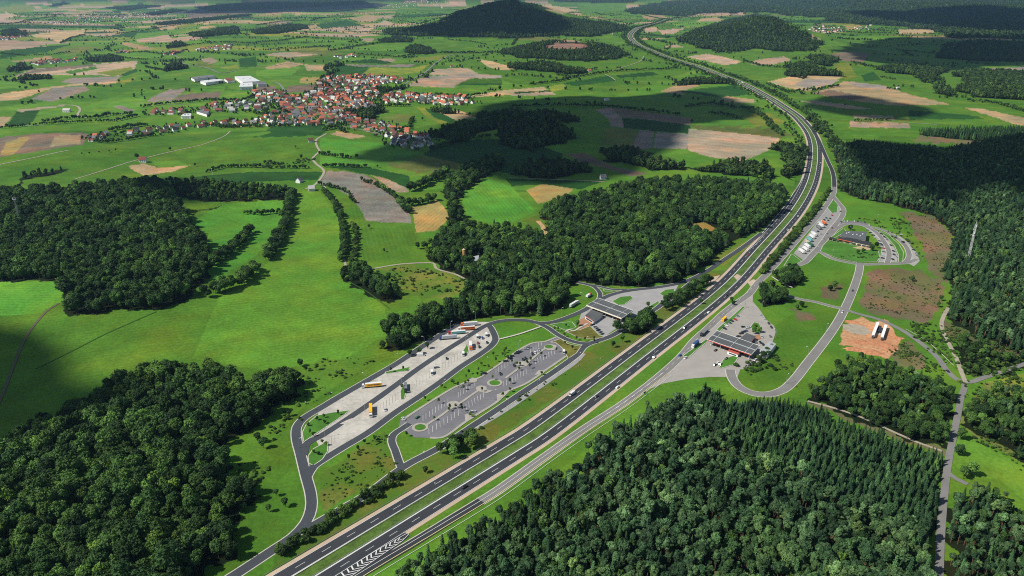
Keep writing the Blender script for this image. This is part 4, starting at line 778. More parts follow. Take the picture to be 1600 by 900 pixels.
proto('shrub', [shrub_crown(50 + i, h, r) for i, (h, r) in enumerate([(5, 2.6), (6, 2.8), (4.4, 2.4), (5.5, 3.1)])], [trunk_mesh(3.5, .12, BARK, 3, i, 1.5) for i in range(4)])
def young_crown(seed, hgt, rad):
    me = broad_crown(seed, hgt, rad, .34, 8, 260, .34); me.materials[0] = FH; return me
proto('young', [young_crown(60 + i, h, r) for i, (h, r) in enumerate([(5, 1.25), (4.4, 1.4), (5.4, 1.3)])], [trunk_mesh(4.4, .09, BARK) for i in range(3)])
def far_crown(seed, hgt, rad):
    return broad_crown(seed, hgt, rad, .05, 8, 130, 1.3)
proto('far', [far_crown(70 + i, h, r) for i, (h, r) in enumerate([(14, 5.5), (16, 5.2), (13, 4.8)])] + [], [None] * 3)
for c, _ in PROTO['far']: c.materials[0] = foliage('distant_foliage', (.016, .038, .012), (.024, .052, .014), (.034, .068, .016))

# unlinked source objects the wood-sized scatters draw from
SRC = {}
for k, lst in PROTO.items():
    SRC[k] = []
    for c, t in lst:
        mb_me = c
        if t is not None:
            bm = bmesh.new(); bm.from_mesh(c); nf = len(bm.faces); bm.from_mesh(t); bm.faces.ensure_lookup_table()
            for f in bm.faces[nf:]: f.material_index = 1
            mb_me = bpy.data.meshes.new('tree'); bm.to_mesh(mb_me); bm.free(); mb_me.materials.append(c.materials[0]); mb_me.materials.append(t.materials[0])
        SRC[k].append(bpy.data.objects.new('tree_source', mb_me))

def scatter_tree(kind):
    g = bpy.data.node_groups.new('scatter_' + kind, 'GeometryNodeTree')
    g.interface.new_socket('Geometry', in_out='INPUT', socket_type='NodeSocketGeometry'); g.interface.new_socket('Geometry', in_out='OUTPUT', socket_type='NodeSocketGeometry')
    N = g.nodes.new; i = N('NodeGroupInput'); o = N('NodeGroupOutput'); J = N('GeometryNodeJoinGeometry')
    def attr(nm, dt):
        a = N('GeometryNodeInputNamedAttribute'); a.data_type = dt; a.inputs[0].default_value = nm; return a.outputs[0]
    pick, rot, sc = attr('pick', 'INT'), attr('turn', 'FLOAT_VECTOR'), attr('size', 'FLOAT_VECTOR')
    for k, s in enumerate(SRC[kind]):
        oi = N('GeometryNodeObjectInfo'); oi.inputs['Object'].default_value = s; oi.inputs['As Instance'].default_value = True
        ip = N('GeometryNodeInstanceOnPoints'); cmp = N('FunctionNodeCompare'); cmp.data_type = 'INT'; cmp.operation = 'EQUAL'
        g.links.new(pick, cmp.inputs[2]); cmp.inputs[3].default_value = k
        g.links.new(i.outputs[0], ip.inputs['Points']); g.links.new(cmp.outputs[0], ip.inputs['Selection']); g.links.new(oi.outputs['Geometry'], ip.inputs['Instance'])
        g.links.new(rot, ip.inputs['Rotation']); g.links.new(sc, ip.inputs['Scale']); g.links.new(ip.outputs[0], J.inputs[0])
    g.links.new(J.outputs[0], o.inputs[0]); return g
GN = {k: scatter_tree(k) for k in SRC}

def stuff_trees(name, label, kind, T):
    """T: list of (x, y, z, scale_xy, scale_z, rot, pick)"""
    if not T: return
    T = np.array(T); me = bpy.data.meshes.new(name); me.vertices.add(len(T)); me.vertices.foreach_set('co', T[:, :3].astype(np.float32).ravel())
    a = me.attributes.new('pick', 'INT', 'POINT'); a.data.foreach_set('value', T[:, 6].astype(np.int32))
    z = np.zeros(len(T)); a = me.attributes.new('turn', 'FLOAT_VECTOR', 'POINT'); a.data.foreach_set('vector', np.stack([z, z, T[:, 5]], -1).astype(np.float32).ravel())
    a = me.attributes.new('size', 'FLOAT_VECTOR', 'POINT'); a.data.foreach_set('vector', np.stack([T[:, 3], T[:, 3], T[:, 4]], -1).astype(np.float32).ravel())
    o = link(name, me); m = o.modifiers.new('scatter', 'NODES'); m.node_group = GN[kind]; tag(o, label, 'woodland', kind='stuff'); return o

def single_tree(name, label, cat, kind, t, group):
    x, y, z, s, sz, r, p = t; c, tr = PROTO[kind][int(p)]
    o = thing(name, label, cat, (x, y, z), r, group); o.scale = (s, s, sz)
    link('crown', c, o)
    if tr is not None: link('trunk', tr, o)
    return o

RS = random.Random(99)
def fill(poly, holes, kind, sp, sc):
    pk = len(PROTO[kind]); H0 = {'broad': 15, 'pine': 17, 'spruce': 18, 'far': 14}[kind] * sc
    ys = [p[1] for p in poly]; xs = [p[0] for p in poly]
    P = []
    for x in np.linspace(min(xs), max(xs), 9):
        for y in np.linspace(max(min(ys), 3), max(ys) + 4, 9): P.append(flat(x, y)); 
        P.append(flat(x, max(ys), 0)); P.append(flat(x, max(min(ys), 6) + 6, 0))
    P = np.array(P); x0, x1, y0, y1 = P[:, 0].min() - 20, P[:, 0].max() + 20, P[:, 1].min() - 30, P[:, 1].max() + 120
    y1 = min(y1, 15500)
    gx = np.arange(x0, x1, sp); gy = np.arange(y0, y1, sp * .9)
    X, Y = np.meshgrid(gx, gy); X = X + (np.arange(len(gy))[:, None] % 2) * sp * .5
    X = (X + RNG.uniform(-.38, .38, X.shape) * sp).ravel(); Y = (Y + RNG.uniform(-.38, .38, Y.shape) * sp).ravel()
    s = sc * RNG.uniform(.68, 1.26, X.shape); Z = height(X, Y)
    clump = .92 + .14 * np.sin(X / 31 + 2 * np.sin(Y / 47)) * np.sin(Y / 23)
    s = s * clump
    ox, oy = wob(X, Y, 3. if kind != 'far' else 16. if sp < 20 else 60.)
    ax, ay = project(X + ox, Y + oy, Z); bx, by = project(X + ox, Y + oy, Z + H0 * s * .92); lx = 3.2 * s * F / (Y * CT + H * ST + 1)
    m = inpoly(ax - lx, ay, poly) & inpoly(ax + lx, ay, poly) & inpoly(bx, by, poly)
    for h in holes: m &= ~(inpoly(ax, ay, h) | inpoly(ax - lx * 2, ay, h) | inpoly(ax + 2 * lx, ay, h))
    if kind != 'far':
        for W_, rr in ROADPTS:
            lo, hi = W_.min(0) - rr, W_.max(0) + rr; c = np.nonzero(m & (X > lo[0]) & (X < hi[0]) & (Y > lo[1]) & (Y < hi[1]))[0]
            if len(c): m[c[np.min((X[c, None] - W_[None, :, 0]) ** 2 + (Y[c, None] - W_[None, :, 1]) ** 2, 1) < rr * rr]] = False
    idx = np.nonzero(m)[0]
    sz = s * RNG.uniform(.88, 1.14, s.shape)
    return [(X[i], Y[i], Z[i], s[i], sz[i], RNG.uniform(0, 6.28), RNG.integers(pk)) for i in idx]

WOODS = {'lower_left': 'the lower left wood', 'upper_left': 'the upper left wood with the lattice mast', 'central': 'the central wood behind the north services', 'lower_right_pine': 'the lower right wood beside the slip road', 'right_corner': 'the wood right of the narrow lane',
         'spruce_carpet': 'the young spruce carpet below the gravel track', 'triangle': 'the triangular plantation below the sandy yard', 'right_edge': 'the small wood at the right edge', 'right_low': 'the young growth beside the gravel track', 'right_spruce': 'the dark forest right of the motorway bend', 'services_clump': 'the round clump between slip road and lawn', 'services_clump_upper': 'the upper clump beside the lorry lane', 'station_clump': 'the dense clump below the north petrol station', 'field_copse': 'the copse at the end of the farm track'}
NAMEK = {'broad': ('broadleaf_tree', 'leafy round-crowned tree in ', 'broadleaf trees of '), 'pine': ('pine_tree', 'tall pine with a tufted crown in ', 'pines of '), 'spruce': ('spruce_tree', 'dark pointed spruce in ', 'spruces of ')}
pools = {'broad': [], 'pine': [], 'spruce': []}; rest = {}; FARALL = 0
for key, (kind, sp, sc, poly, holes) in FORESTS.items():
    T = fill(poly, holes, kind, sp, sc)
    if key == 'lower_right_pine':            # broadleaves mixed along the left of this wood, spruces on its right
        a, b, c = [], [], []
        for t in T:
            px, py = project(t[0], t[1], t[2]); u = RS.random()
            if px < 800 + 120 * math.sin(py / 40) and u < .55: b.append(t[:3] + (t[3] * .62, t[4] * .8) + (t[5], RS.randrange(5)))
            elif px > 1090 + 60 * math.sin(py / 35) and py < 700 + (px - 1100) * .42 and px > 1000:
                c.append(t[:3] + (t[3] * .62, t[4] * .52) + t[5:]); c.append((t[0] + 2.2, t[1] + 1.9, t[2], t[3] * .58, t[4] * .45, t[5] + 1, RS.randrange(4)))
            elif u > .76: c.append(t[:3] + (t[3] * .85, t[4] * .95) + t[5:])
            elif u < .10: b.append(t[:3] + (t[3] * .55, t[4] * .75) + (t[5], RS.randrange(5)))
            elif u > .12: a.append(t)
        pools['pine'] += [(t, key) for t in a]; pools['broad'] += [(t, key) for t in b]; pools['spruce'] += [(t, key) for t in c]
    elif key in ('triangle', 'right_corner', 'right_edge'):
        for t in T:
            u = RS.random(); kd = kind if u < (.72 if kind == 'broad' else .5) else 'spruce' if u < .9 else ('pine' if kind == 'broad' else 'broad')
            f = .85 if kd == kind else .8
            pools[kd].append((t[:3] + (t[3] * f * (.7 if kd == 'broad' and kind == 'pine' else 1), t[4] * f) + (t[5], RS.randrange(4)), key))
    elif key == 'right_spruce':
        for t in T:
            u = RS.random()
            if u < .5: pools['pine'].append((t[:3] + (t[3] * .95, t[4] * .85) + t[5:], key))
            elif u < .58: pools['broad'].append((t[:3] + (t[3] * .65, t[4] * .85) + t[5:], key))
            else: pools['spruce'].append((t, key))
    elif key == 'central':
        T = [t for t in T]; b = []
        for t in T:
            if RS.random() < .16: pools['spruce'].append((t[:6] + (t[6] % 4,), key))
            else: pools['broad'].append((t, key))
    elif kind in pools: pools[kind] += [(t, key) for t in T]
    else: rest.setdefault(('far', key), []).extend(T)
for kind, L in pools.items():
    vis = []
    for t, key in L:
        px, py = project(t[0], t[1], t[2] + 8.); d = math.hypot(t[0], t[1])
        ok = -5 < px < 1605 and py < 905 and key in WOODS
        vis.append((d if ok else 9e9, t, key))
    vis.sort(key=lambda v: v[0])
    nm, lb, gp = NAMEK[kind]
    for d, t, key in vis[:300]: single_tree(nm, lb + WOODS[key], 'tree', kind, t, gp + WOODS[key])
    for d, t, key in vis[300:]: rest.setdefault((kind, key), []).append(t)
for (kind, key), T in rest.items():
    pos = WOODS.get(key)
    cx, cy = np.mean([p[0] for p in FORESTS[key][3]]), np.mean([p[1] for p in FORESTS[key][3]])
    nice = {'cone_hill': 'dense forest covering the tall cone-shaped hill', 'round_hill': 'dense forest covering the round hill right of the motorway', 'quarry_hill': 'dense forest around the bare quarry hilltop', 'far_right': 'vast dark forest on the far right horizon', 'valley': 'winding belt of trees in the valley beside the yellow field', 'upper_left_fringe': 'open fringe of trees behind the upper left wood', 'right_top': 'strip of spruce forest behind the pale clearing at the right'}
    lab = ('mass of further ' + {'broad': 'broadleaf trees', 'pine': 'pines', 'spruce': 'spruces'}[kind] + ' filling ' + pos) if pos else nice.get(key, 'small wood among the fields, ' + ('left' if cx < 500 else 'middle' if cx < 1000 else 'right') + (' far' if cy < 60 else ' back' if cy < 130 else '') + ' part of the farmland')
    stuff_trees('forest', lab, kind, T)

# hedges, rows and lone trees
hb, hs = [], []
for (hh, sp, wd, P) in HEDGES:
    W = resample(np.array([at(*p) for p in P]), sp * .5); N = normals(W)
    for w, n in zip(W, N):
        if RS.random() < .06: continue
        o = RS.uniform(-.5, .5) * wd; x, y = w + n * o + np.array([RS.uniform(-1, 1), RS.uniform(-1, 1)]); z = float(height(x, y)); k = hh * RS.uniform(.65, 1.2)
        if hh < 6.5: hs.append((x, y, z, k / 5, k / 5.2, RS.uniform(0, 6), RS.randrange(4)))
        else: hb.append((x, y, z, k / 13.5 * RS.uniform(.9, 1.15), k / 15, RS.uniform(0, 6), RS.randrange(5)))
# scrub along both sides of the motorway further away
for i in range(0, len(MED), 1):
    x0, y0 = MED[i]
    if y0 < 1560 or y0 > 7500: continue
    n = normals(MED[max(0, i-1):i+2])[min(1, i)]
    px, py = project(x0, y0, 0.)
    for sd_ in (-1, 1):
        for _ in range(3 if sd_ > 0 or py < 130 else 1):
            if RS.random() < .35: continue
            o = sd_ * (24 + abs(RS.gauss(0, 13))); x, y = x0 + n[0] * o, y0 + n[1] * o; k = RS.uniform(5, 9.5); hb.append((x, y, float(height(x, y)), k / 13, k / 15, RS.uniform(0, 6), RS.randrange(5)))
X_ = RNG.uniform(-6500, 6500, 260000); Y_ = RNG.uniform(1700, 9500, 260000); k_ = np.abs(X_) < Y_ * .72; X_, Y_ = X_[k_], Y_[k_]
u_ = X_ / 420 + .35 * np.sin(Y_ / 1500); w_ = Y_ / 300 + .4 * np.sin(X_ / 1300); iu_, iw_ = np.floor(u_).astype(int), np.floor(w_).astype(int)
d1 = np.full(len(X_), 9e9); d2 = d1.copy(); b1 = np.zeros(len(X_), int); b2 = b1.copy()
for du in (-1, 0, 1):
    for dw in (-1, 0, 1):
        cu, cw = iu_ + du, iw_ + dw; h_ = (cu * 73856093 ^ cw * 19349663) & 0xffff; jx = ((h_ * 7919) % 1000) / 1000.; jy = ((h_ * 104729) % 1000) / 1000.
        dd = ((u_ - cu - jx) * .8) ** 2 + (w_ - cw - jy) ** 2; a_ = dd < d1; c_ = ~a_ & (dd < d2)
        d2 = np.where(a_, d1, np.where(c_, dd, d2)); b2 = np.where(a_, b1, np.where(c_, h_, b2)); d1 = np.where(a_, dd, d1); b1 = np.where(a_, h_, b1)
ok_ = (np.sqrt(d2) - np.sqrt(d1) < .035) & (((b1 ^ b2) * 2654435761 >> 5) % 100 < 72)
X_, Y_ = X_[ok_], Y_[ok_]; Z_ = height(X_, Y_); px_, py_ = project(X_, Y_, Z_); bad = py_ > 165
for key, s_, poly in FIELDS:
    if key not in ('br', 'md', 'lt'): bad |= inpoly(px_, py_, poly)
for poly in [[(400,110),(760,110),(760,240),(300,240),(130,225),(130,190),(300,150)]]: bad |= inpoly(px_, py_, poly)
dm = np.min(np.hypot(X_[:, None] - MED[None, ::6, 0], Y_[:, None] - MED[None, ::6, 1]), 1); bad |= dm < 45
far_h = [(x, y, z_, RS.uniform(.6, 1.1), RS.uniform(.55, .95), RS.uniform(0, 6), RS.randrange(3)) for x, y, z_, q in zip(X_, Y_, Z_, bad) if not q]
stuff_trees('hedgerow', 'dark hedges along the boundaries of the most distant fields', 'far', far_h)
sg = []
for (hh, px, py) in SINGLES:
    x, y = at(px, py); sg.append((x, y, float(height(x, y)), hh / 14 * RS.uniform(.9, 1.1), hh / 15.5, RS.uniform(0, 6), RS.randrange(5)))
def where(t):
    px, py = project(t[0], t[1], t[2])
    if px < 560 and py > 620: return 'in the grass beside the lower left wood'
    if 880 < px < 1020 and 430 < py < 560: return 'beside the north petrol station'
    if 1050 < px < 1420 and 340 < py < 620: return 'on the lawns of the south services'
    if px > 1420 and py > 400: return 'beside the narrow lane at the right'
    if py > 300: return 'among the green meadows of the middle ground'
    return 'among the distant fields'
for t in sg: w = where(t); single_tree('meadow_tree', 'lone round leafy tree standing ' + w, 'tree', 'broad', t, 'lone trees ' + w)
hb.sort(key=lambda t: math.hypot(t[0], t[1]))
def hwhere(t):
    px, py = project(t[0], t[1], t[2])
    if px < 480 and py > 290: return 'in the hedgerow crossing the left meadow'
    if 640 < px < 800 and py > 660: return 'in the dark clump beside the exit road'
    if 930 < px < 1130 and py > 430: return 'in the belt between motorway and north services'
    if 480 < px < 720 and 250 < py < 440: return 'in the rows lining the ploughed field'
    if px > 1150: return 'in the belt beside the motorway bend'
    return 'in the field hedges of the middle distance'
for t in hb[:300]: w = hwhere(t); single_tree('hedge_tree', 'bushy dark hedge tree ' + w, 'tree', 'broad', t, 'hedge trees ' + w)
stuff_trees('hedgerow', 'dark hedgerows and tree belts across the distant fields', 'broad', hb[300:])
for t in hs[:300]:
    px, py = project(t[0], t[1], t[2]); w = 'along the planted strip between exit road and motorway' if px < 800 else 'in the narrow strip between motorway and slip road'
    single_tree('shrub', 'low dense green shrub ' + w, 'shrub', 'shrub', t, 'shrubs ' + w)
stuff_trees('hedgerow', 'further low shrubs of the planted strips', 'shrub', hs[300:])
for (px, py) in YOUNG:
    x, y = at(px, py + 4); t = (x, y, 0.05, RS.uniform(.85, 1.15), RS.uniform(.85, 1.15), RS.uniform(0, 6), RS.randrange(3))
    w = 'on the grass strip between truck park and car park' if (inpoly(np.array([px]), np.array([py]), [(640,668),(770,535),(840,520),(840,545),(650,655)])[0]) else 'on the paved car park islands' if 640 < px < 900 and py > 530 else 'on the grassy corners of the truck park' if px < 640 else 'on the lawn of the north services'
    single_tree('young_tree', 'slender young planted tree ' + w, 'tree', 'young', t, 'young trees ' + w)
# rough scrub: low bushes scattered on verges and clearings
scr = []
for poly, n, s in [([(400,700),(470,640),(560,575),(600,560),(500,560),(430,610)], 60, .5), ([(505,748),(600,672),(618,735),(510,796)], 60, .26), ([(585,420),(640,415),(735,440),(700,465),(640,460)], 70, .5), ([(1360,425),(1470,440),(1470,480),(1450,500),(1345,480)], 220, .22), ([(1405,332),(1460,340),(1490,372),(1478,440),(1440,385)], 200, .22), ([(1478,505),(1600,555),(1600,580),(1520,590)], 140, .55), ([(1385,545),(1420,535),(1480,590),(1440,575)], 60, .4), ([(1340,340),(1420,345),(1440,400),(1400,365)], 45, .5), ([(1500,600),(1600,580),(1600,740),(1530,690)], 90, .6), ([(880,575),(700,690),(720,690),(900,580)], 14, .45), ([(1410,505),(1480,505),(1500,590),(1450,540)], 70, .5), ([(380,690),(440,660),(400,800),(360,870)], 26, .55), ([(1300,402),(1370,404),(1368,394),(1345,398)], 26, .35), ([(1165,580),(1205,545),(1212,555),(1172,585)], 20, .7), ([(1190,560),(1240,560),(1280,590),(1265,625)], 10, .3), ([(400,262),(480,255),(500,246),(420,258)], 25, .8)]:
    P = np.array(poly); c = 0
    while c < n:
        px = RS.uniform(P[:, 0].min(), P[:, 0].max()); py = RS.uniform(P[:, 1].min(), P[:, 1].max())
        if not inpoly(np.array([px]), np.array([py]), poly)[0]: continue
        c += 1; x, y = at(px, py); k = s * RS.uniform(.5, 1.3)
        for _ in range(RS.choice([1, 2, 3, 5])): q = k * RS.uniform(.35, 1.1); xx, yy = x + RS.gauss(0, 3.2) * k * 2, y + RS.gauss(0, 3.2) * k * 2; scr.append((xx, yy, float(height(xx, yy)), q * RS.uniform(.9, 1.6), q * .7, RS.uniform(0, 6), RS.randrange(4)))
o = stuff_trees('scrub', 'low scattered scrub on the verges and felled clearings', 'shrub', scr)
# ------------------------------------------------------------------ buildings of the services
ROOFG = mottled('bitumen_roof', lin('#686b6c', .6), .22, .12, .85, .8); ROOFL = mottled('pale_metal_roof', lin('#b9bec2', .65), .1, .2, .5, 1.)
WHT = plain('white_panel', (.72, .72, .70), .5); REDF = plain('red_fascia', lin('#b8402e', .75), .5); ORF = plain('orange_fascia', lin('#d8843a', .8), .5)
GLASS = plain('window_glass', (.03, .04, .05), .12, 0, .6); STEEL = plain('galvanised_steel', (.45, .46, .47), .4, .6); DARK = plain('chassis_and_shade_dark', (.04, .04, .045), .7)  # DARK: truck chassis, and interior shade painted on the shed ends
TERR = mottled('terracotta_paving', lin('#b98a6a', .62), .2, .3); CREAM = plain('cream_render', lin('#d9ccb0', .75), .8); TIMB = mottled('timber', lin('#8a6a48', .6), .2, .5); SLATE = mottled('slate_roof', lin('#3c3e44', .6), .2, .4)
FORE = MATS['forecourt_slabs']

def quad(px, z=0.0): return [flat(x, y, z) for x, y in px]
def lerp(a, b, t): return (a[0] + (b[0] - a[0]) * t, a[1] + (b[1] - a[1]) * t)
def shrink(q, k):
    cx = sum(p[0] for p in q) / len(q); cy = sum(p[1] for p in q) / len(q); return [(cx + (p[0] - cx) * k, cy + (p[1] - cy) * k) for p in q]
def local(q, o): return [(p[0] - o[0], p[1] - o[1]) for p in q]
def centre(q): return (sum(p[0] for p in q) / len(q), sum(p[1] for p in q) / len(q))

def station(name, label, roof_px, zr, fascia, shop_px, kiosk_px, zs, front):
    """roof_px: far-left, far-right, near-right, near-left corners of the canopy roof"""
    q = quad(roof_px, zr); o = centre(q); t = thing(name, label, 'petrol station', (*o, .06)); q = local(q, o)
    A, B, Cc, D = q
    MB().prism(q, zr - .75, zr - .02).build('canopy_roof', ROOFG, t)
    # white upstand ribs that split the roof into bays
    mb = MB()
    def rib(a, b, w, h, m=mb):
        d = Vector((b[0] - a[0], b[1] - a[1])); L = d.length; r = math.atan2(d.y, d.x); m.box(((a[0] + b[0]) / 2, (a[1] + b[1]) / 2, zr + h / 2 - .01), (L, w, h), r)
    rib(lerp(A, D, .5), lerp(B, Cc, .5), .9, .32); 
    for k in (.12, .52, .86): rib(lerp(A, B, k), lerp(D, Cc, k), .4, .2)
    mb.build('roof_rib', plain('pale_ribs', (.36, .38, .38), .5), t)
    for nm, a, b, m in (('fascia', D, Cc, fascia[0]), ('fascia', A, B, fascia[1]), ('fascia', A, D, fascia[1]), ('fascia', B, Cc, fascia[1])):
        mb = MB(); d = Vector((b[0] - a[0], b[1] - a[1])); mb.box(((a[0] + b[0]) / 2, (a[1] + b[1]) / 2, zr - .3), (d.length + .24, .24, 1.0), math.atan2(d.y, d.x)); mb.build(nm, m, t)
    mb = MB(); d = Vector((Cc[0] - D[0], Cc[1] - D[1])); mb.box(((D[0] + Cc[0]) / 2, (D[1] + Cc[1]) / 2, zr + .26), (d.length, .5, .14), math.atan2(d.y, d.x)); mb.build('roof_edge', WHT, t)
    for k in (.06, .28, .5, .72, .94):
        for j in (.15, .85):
            p = lerp(lerp(A, B, k), lerp(D, Cc, k), j); MB().box((p[0], p[1], (zr - .8) / 2), (.45, .45, zr - .8), .5).build('column', WHT, t)
    for k in (.18, .36, .6, .82):
        p = lerp(lerp(A, B, k), lerp(D, Cc, k), .72); r = math.atan2(B[1] - A[1], B[0] - A[0])
        pi = MB().box((p[0], p[1], .1), (1.4, 4.6, .2), r).build('pump_island', CONC, t)
        MB().box((p[0] + .0, p[1], 1.05), (.7, 1.1, 1.7), r, 0, .92).build('fuel_pump', REDF, pi)
    if shop_px:
        s = local(quad(shop_px, zs), o); w = MB().prism(s, 0, zs - .3).build('shop_wall', WHT, t); MB().prism(shrink(s, 1.05), zs - .3, zs).build('shop_roof', ROOFG, t)
        a, b = s[front], s[(front + 1) % 4]; d = Vector((b[0] - a[0], b[1] - a[1])); r = math.atan2(d.y, d.x); c = ((a[0] + b[0]) / 2, (a[1] + b[1]) / 2); nx, ny = d.y / d.length, -d.x / d.length
        sg = 1 if (nx * c[0] + ny * c[1]) > (nx * centre(s)[0] + ny * centre(s)[1]) else -1
        MB().box((c[0] + sg * nx * .1, c[1] + sg * ny * .1, zs * .42), (d.length * .8, .12, zs * .42), r).build('shop_window', GLASS, t)
        MB().box((c[0] + sg * nx * .25, c[1] + sg * ny * .25, zs - .4), (d.length + .4, .3, .7), r).build('shop_sign', REDF, t)
    if kiosk_px:
        s = local(quad(kiosk_px, 3.2), o); MB().prism(s, 0, 2.9).build('kiosk_wall', WHT, t); MB().prism(shrink(s, 1.06), 2.9, 3.2).build('kiosk_roof', plain('pale_red_roof', lin('#c9665a', .7), .6), t)
        a, b = s[3], s[2]; d = Vector((b[0] - a[0], b[1] - a[1])); MB().box(((a[0] + b[0]) / 2, (a[1] + b[1]) / 2, 1.5), (d.length * .7, .3, 1.2), math.atan2(d.y, d.x)).build('kiosk_window', GLASS, t)
    return t
z = lambda X, Y, ox, oy: (ox + X / 7.965, oy + Y / 7.965)
R5 = lambda *P: [z(a, b, 860, 430) for a, b in P]; R6 = lambda *P: [z(a, b, 1060, 460) for a, b in P]; R7 = lambda *P: [z(a, b, 1200, 340) for a, b in P]
station('petrol_station', 'north petrol station with a dark ribbed canopy and white-edged roof, left of the motorway', R5((600,285),(1030,440),(885,538),(448,375)), 6.2, (plain('cream_fascia', (.70, .62, .45), .5), WHT), R5((515,432),(652,478),(535,562),(436,500)), None, 4.2, 2)
station('petrol_station', 'south petrol station with a dark canopy and long red front fascia, right of the motorway', R6((482,452),(1012,640),(905,752),(362,566)), 6.2, (REDF, WHT), R6((850,482),(955,522),(905,590),(775,545)), R6((650,672),(765,712),(740,748),(612,702)), 4.0, 1)
sheet('terrace', R5((360,560),(440,520),(540,575),(470,660),(340,700)), .35, TERR); sheet('terrace', R6((930,520),(1000,500),(1040,540),(960,590)), .36, TERR)
# flat-roofed white building at the right end of the south station
q = quad(R6((1140,580),(1215,618),(1105,752),(1015,690)), 4.5); o = centre(q); t = thing('service_building', 'flat-roofed white building with a pale grey roof beside the south petrol station', 'building', (*o, .06)); q = local(q, o)
MB().prism(q, 0, 4.2).build('wall', WHT, t); MB().prism(shrink(q, 1.03), 4.2, 4.5).build('roof', ROOFL, t)
a, b = q[3], q[2]; d = Vector((b[0] - a[0], b[1] - a[1])); MB().box((lerp(a, b, .5)[0] , lerp(a, b, .5)[1], 1.6), (2.4, .3, 2.4), math.atan2(d.y, d.x)).build('gate', STEEL, t)
a, b = q[0], q[3]; d = Vector((b[0] - a[0], b[1] - a[1])); MB().box((lerp(a, b, .5)[0], lerp(a, b, .5)[1], 2.2), (d.length * .7, .24, 1.1), math.atan2(d.y, d.x)).build('window', GLASS, t)
# restaurant
q = quad(R7((948,168),(1230,180),(1215,285),(892,232)), 6.0); o = centre(q); t = thing('restaurant', 'grey-roofed motorway restaurant with an orange awning strip, encircled by its car park', 'restaurant', (*o, .4)); q = local(q, o)
MB().prism(shrink(q, .98), 0, 5.6).build('wall', CREAM, t); MB().prism(q, 5.6, 6.0).build('flat_roof', mottled('grey_gravel_roof', lin('#6c7076', .6), .2, .3), t)
f = local(quad(R7((890,236),(1292,315),(1280,352),(868,262)), 3.6), o); top = local(quad(R7((892,234),(1290,312)), 5.2), o)
mb = MB(); mb.add([(*f[3], 3.3), (*f[2], 3.3), (*top[1], 5.4), (*top[0], 5.4)], [(0, 1, 2, 3)]); mb.add([(*f[3], 3.05), (*f[2], 3.05), (*top[1], 5.15), (*top[0], 5.15)], [(3, 2, 1, 0)]); mb.build('sloping_roof', SLATE, t)
g = shrink(f, .96); MB().prism(g, 0, 3.0).build('dining_wing', CREAM, t)
a, b = f[3], f[2]; d = Vector((b[0] - a[0], b[1] - a[1])); r = math.atan2(d.y, d.x); nx, ny = math.sin(r), -math.cos(r)
p = lerp(a, b, .22); MB().box((p[0] + nx * .8, p[1] + ny * .8, 3.1), (d.length * .44, 2.2, .3), r).build('awning', plain('orange_awning', lin('#d0623a', .8), .7), t)
for k in (.1, .3, .5, .66, .8, .93): p = lerp(a, b, k); MB().box((p[0] + nx * .12, p[1] + ny * .12, 1.5), (d.length * .11, .5, 1.5), r).build('window', GLASS, t)
p = lerp(local(quad(R7((905,238),(965,250)), 5.0), o)[0], local(quad(R7((905,238),(965,250)), 5.0), o)[1], .5); MB().box((p[0], p[1] - .6, 4.9), (6, .3, 1.0), r).build('sign_board', WHT, t)
for (X, Y) in ((1010,190),(1060,215),(1110,215),(1150,235),(980,200),(1180,210)): p = local(quad(R7((X, Y)), 6.), o)[0]; MB().box((p[0], p[1], 6.4), (1.6, 1.2, .8), .4, 0, .9).build('roof_vent', WHT, t)
w = quad(R7((752,236),(862,268),(858,282),(748,252)), 3.2); w = local(w, o); MB().prism(w, 2.7, 3.1).build('walkway_roof', SLATE, t)
for p in w + [lerp(w[0], w[1], .5), lerp(w[3], w[2], .5)]: MB().box((p[0] * .99, p[1] * .99, 1.35), (.3, .3, 2.7)).build('walkway_post', CREAM, t)
p = local([at(*R7((755,275))[0])], o)[0]; MB().box((p[0], p[1], 1.6), (1.2, 2.4, 3.2)).build('entrance_pier', CREAM, t)
sheet('terrace', R7((1050,375),(1200,350),(1290,380),(1260,410),(1120,395)), .46, mottled('sandstone_terrace', lin('#c9b48c', .62), .2, .3))
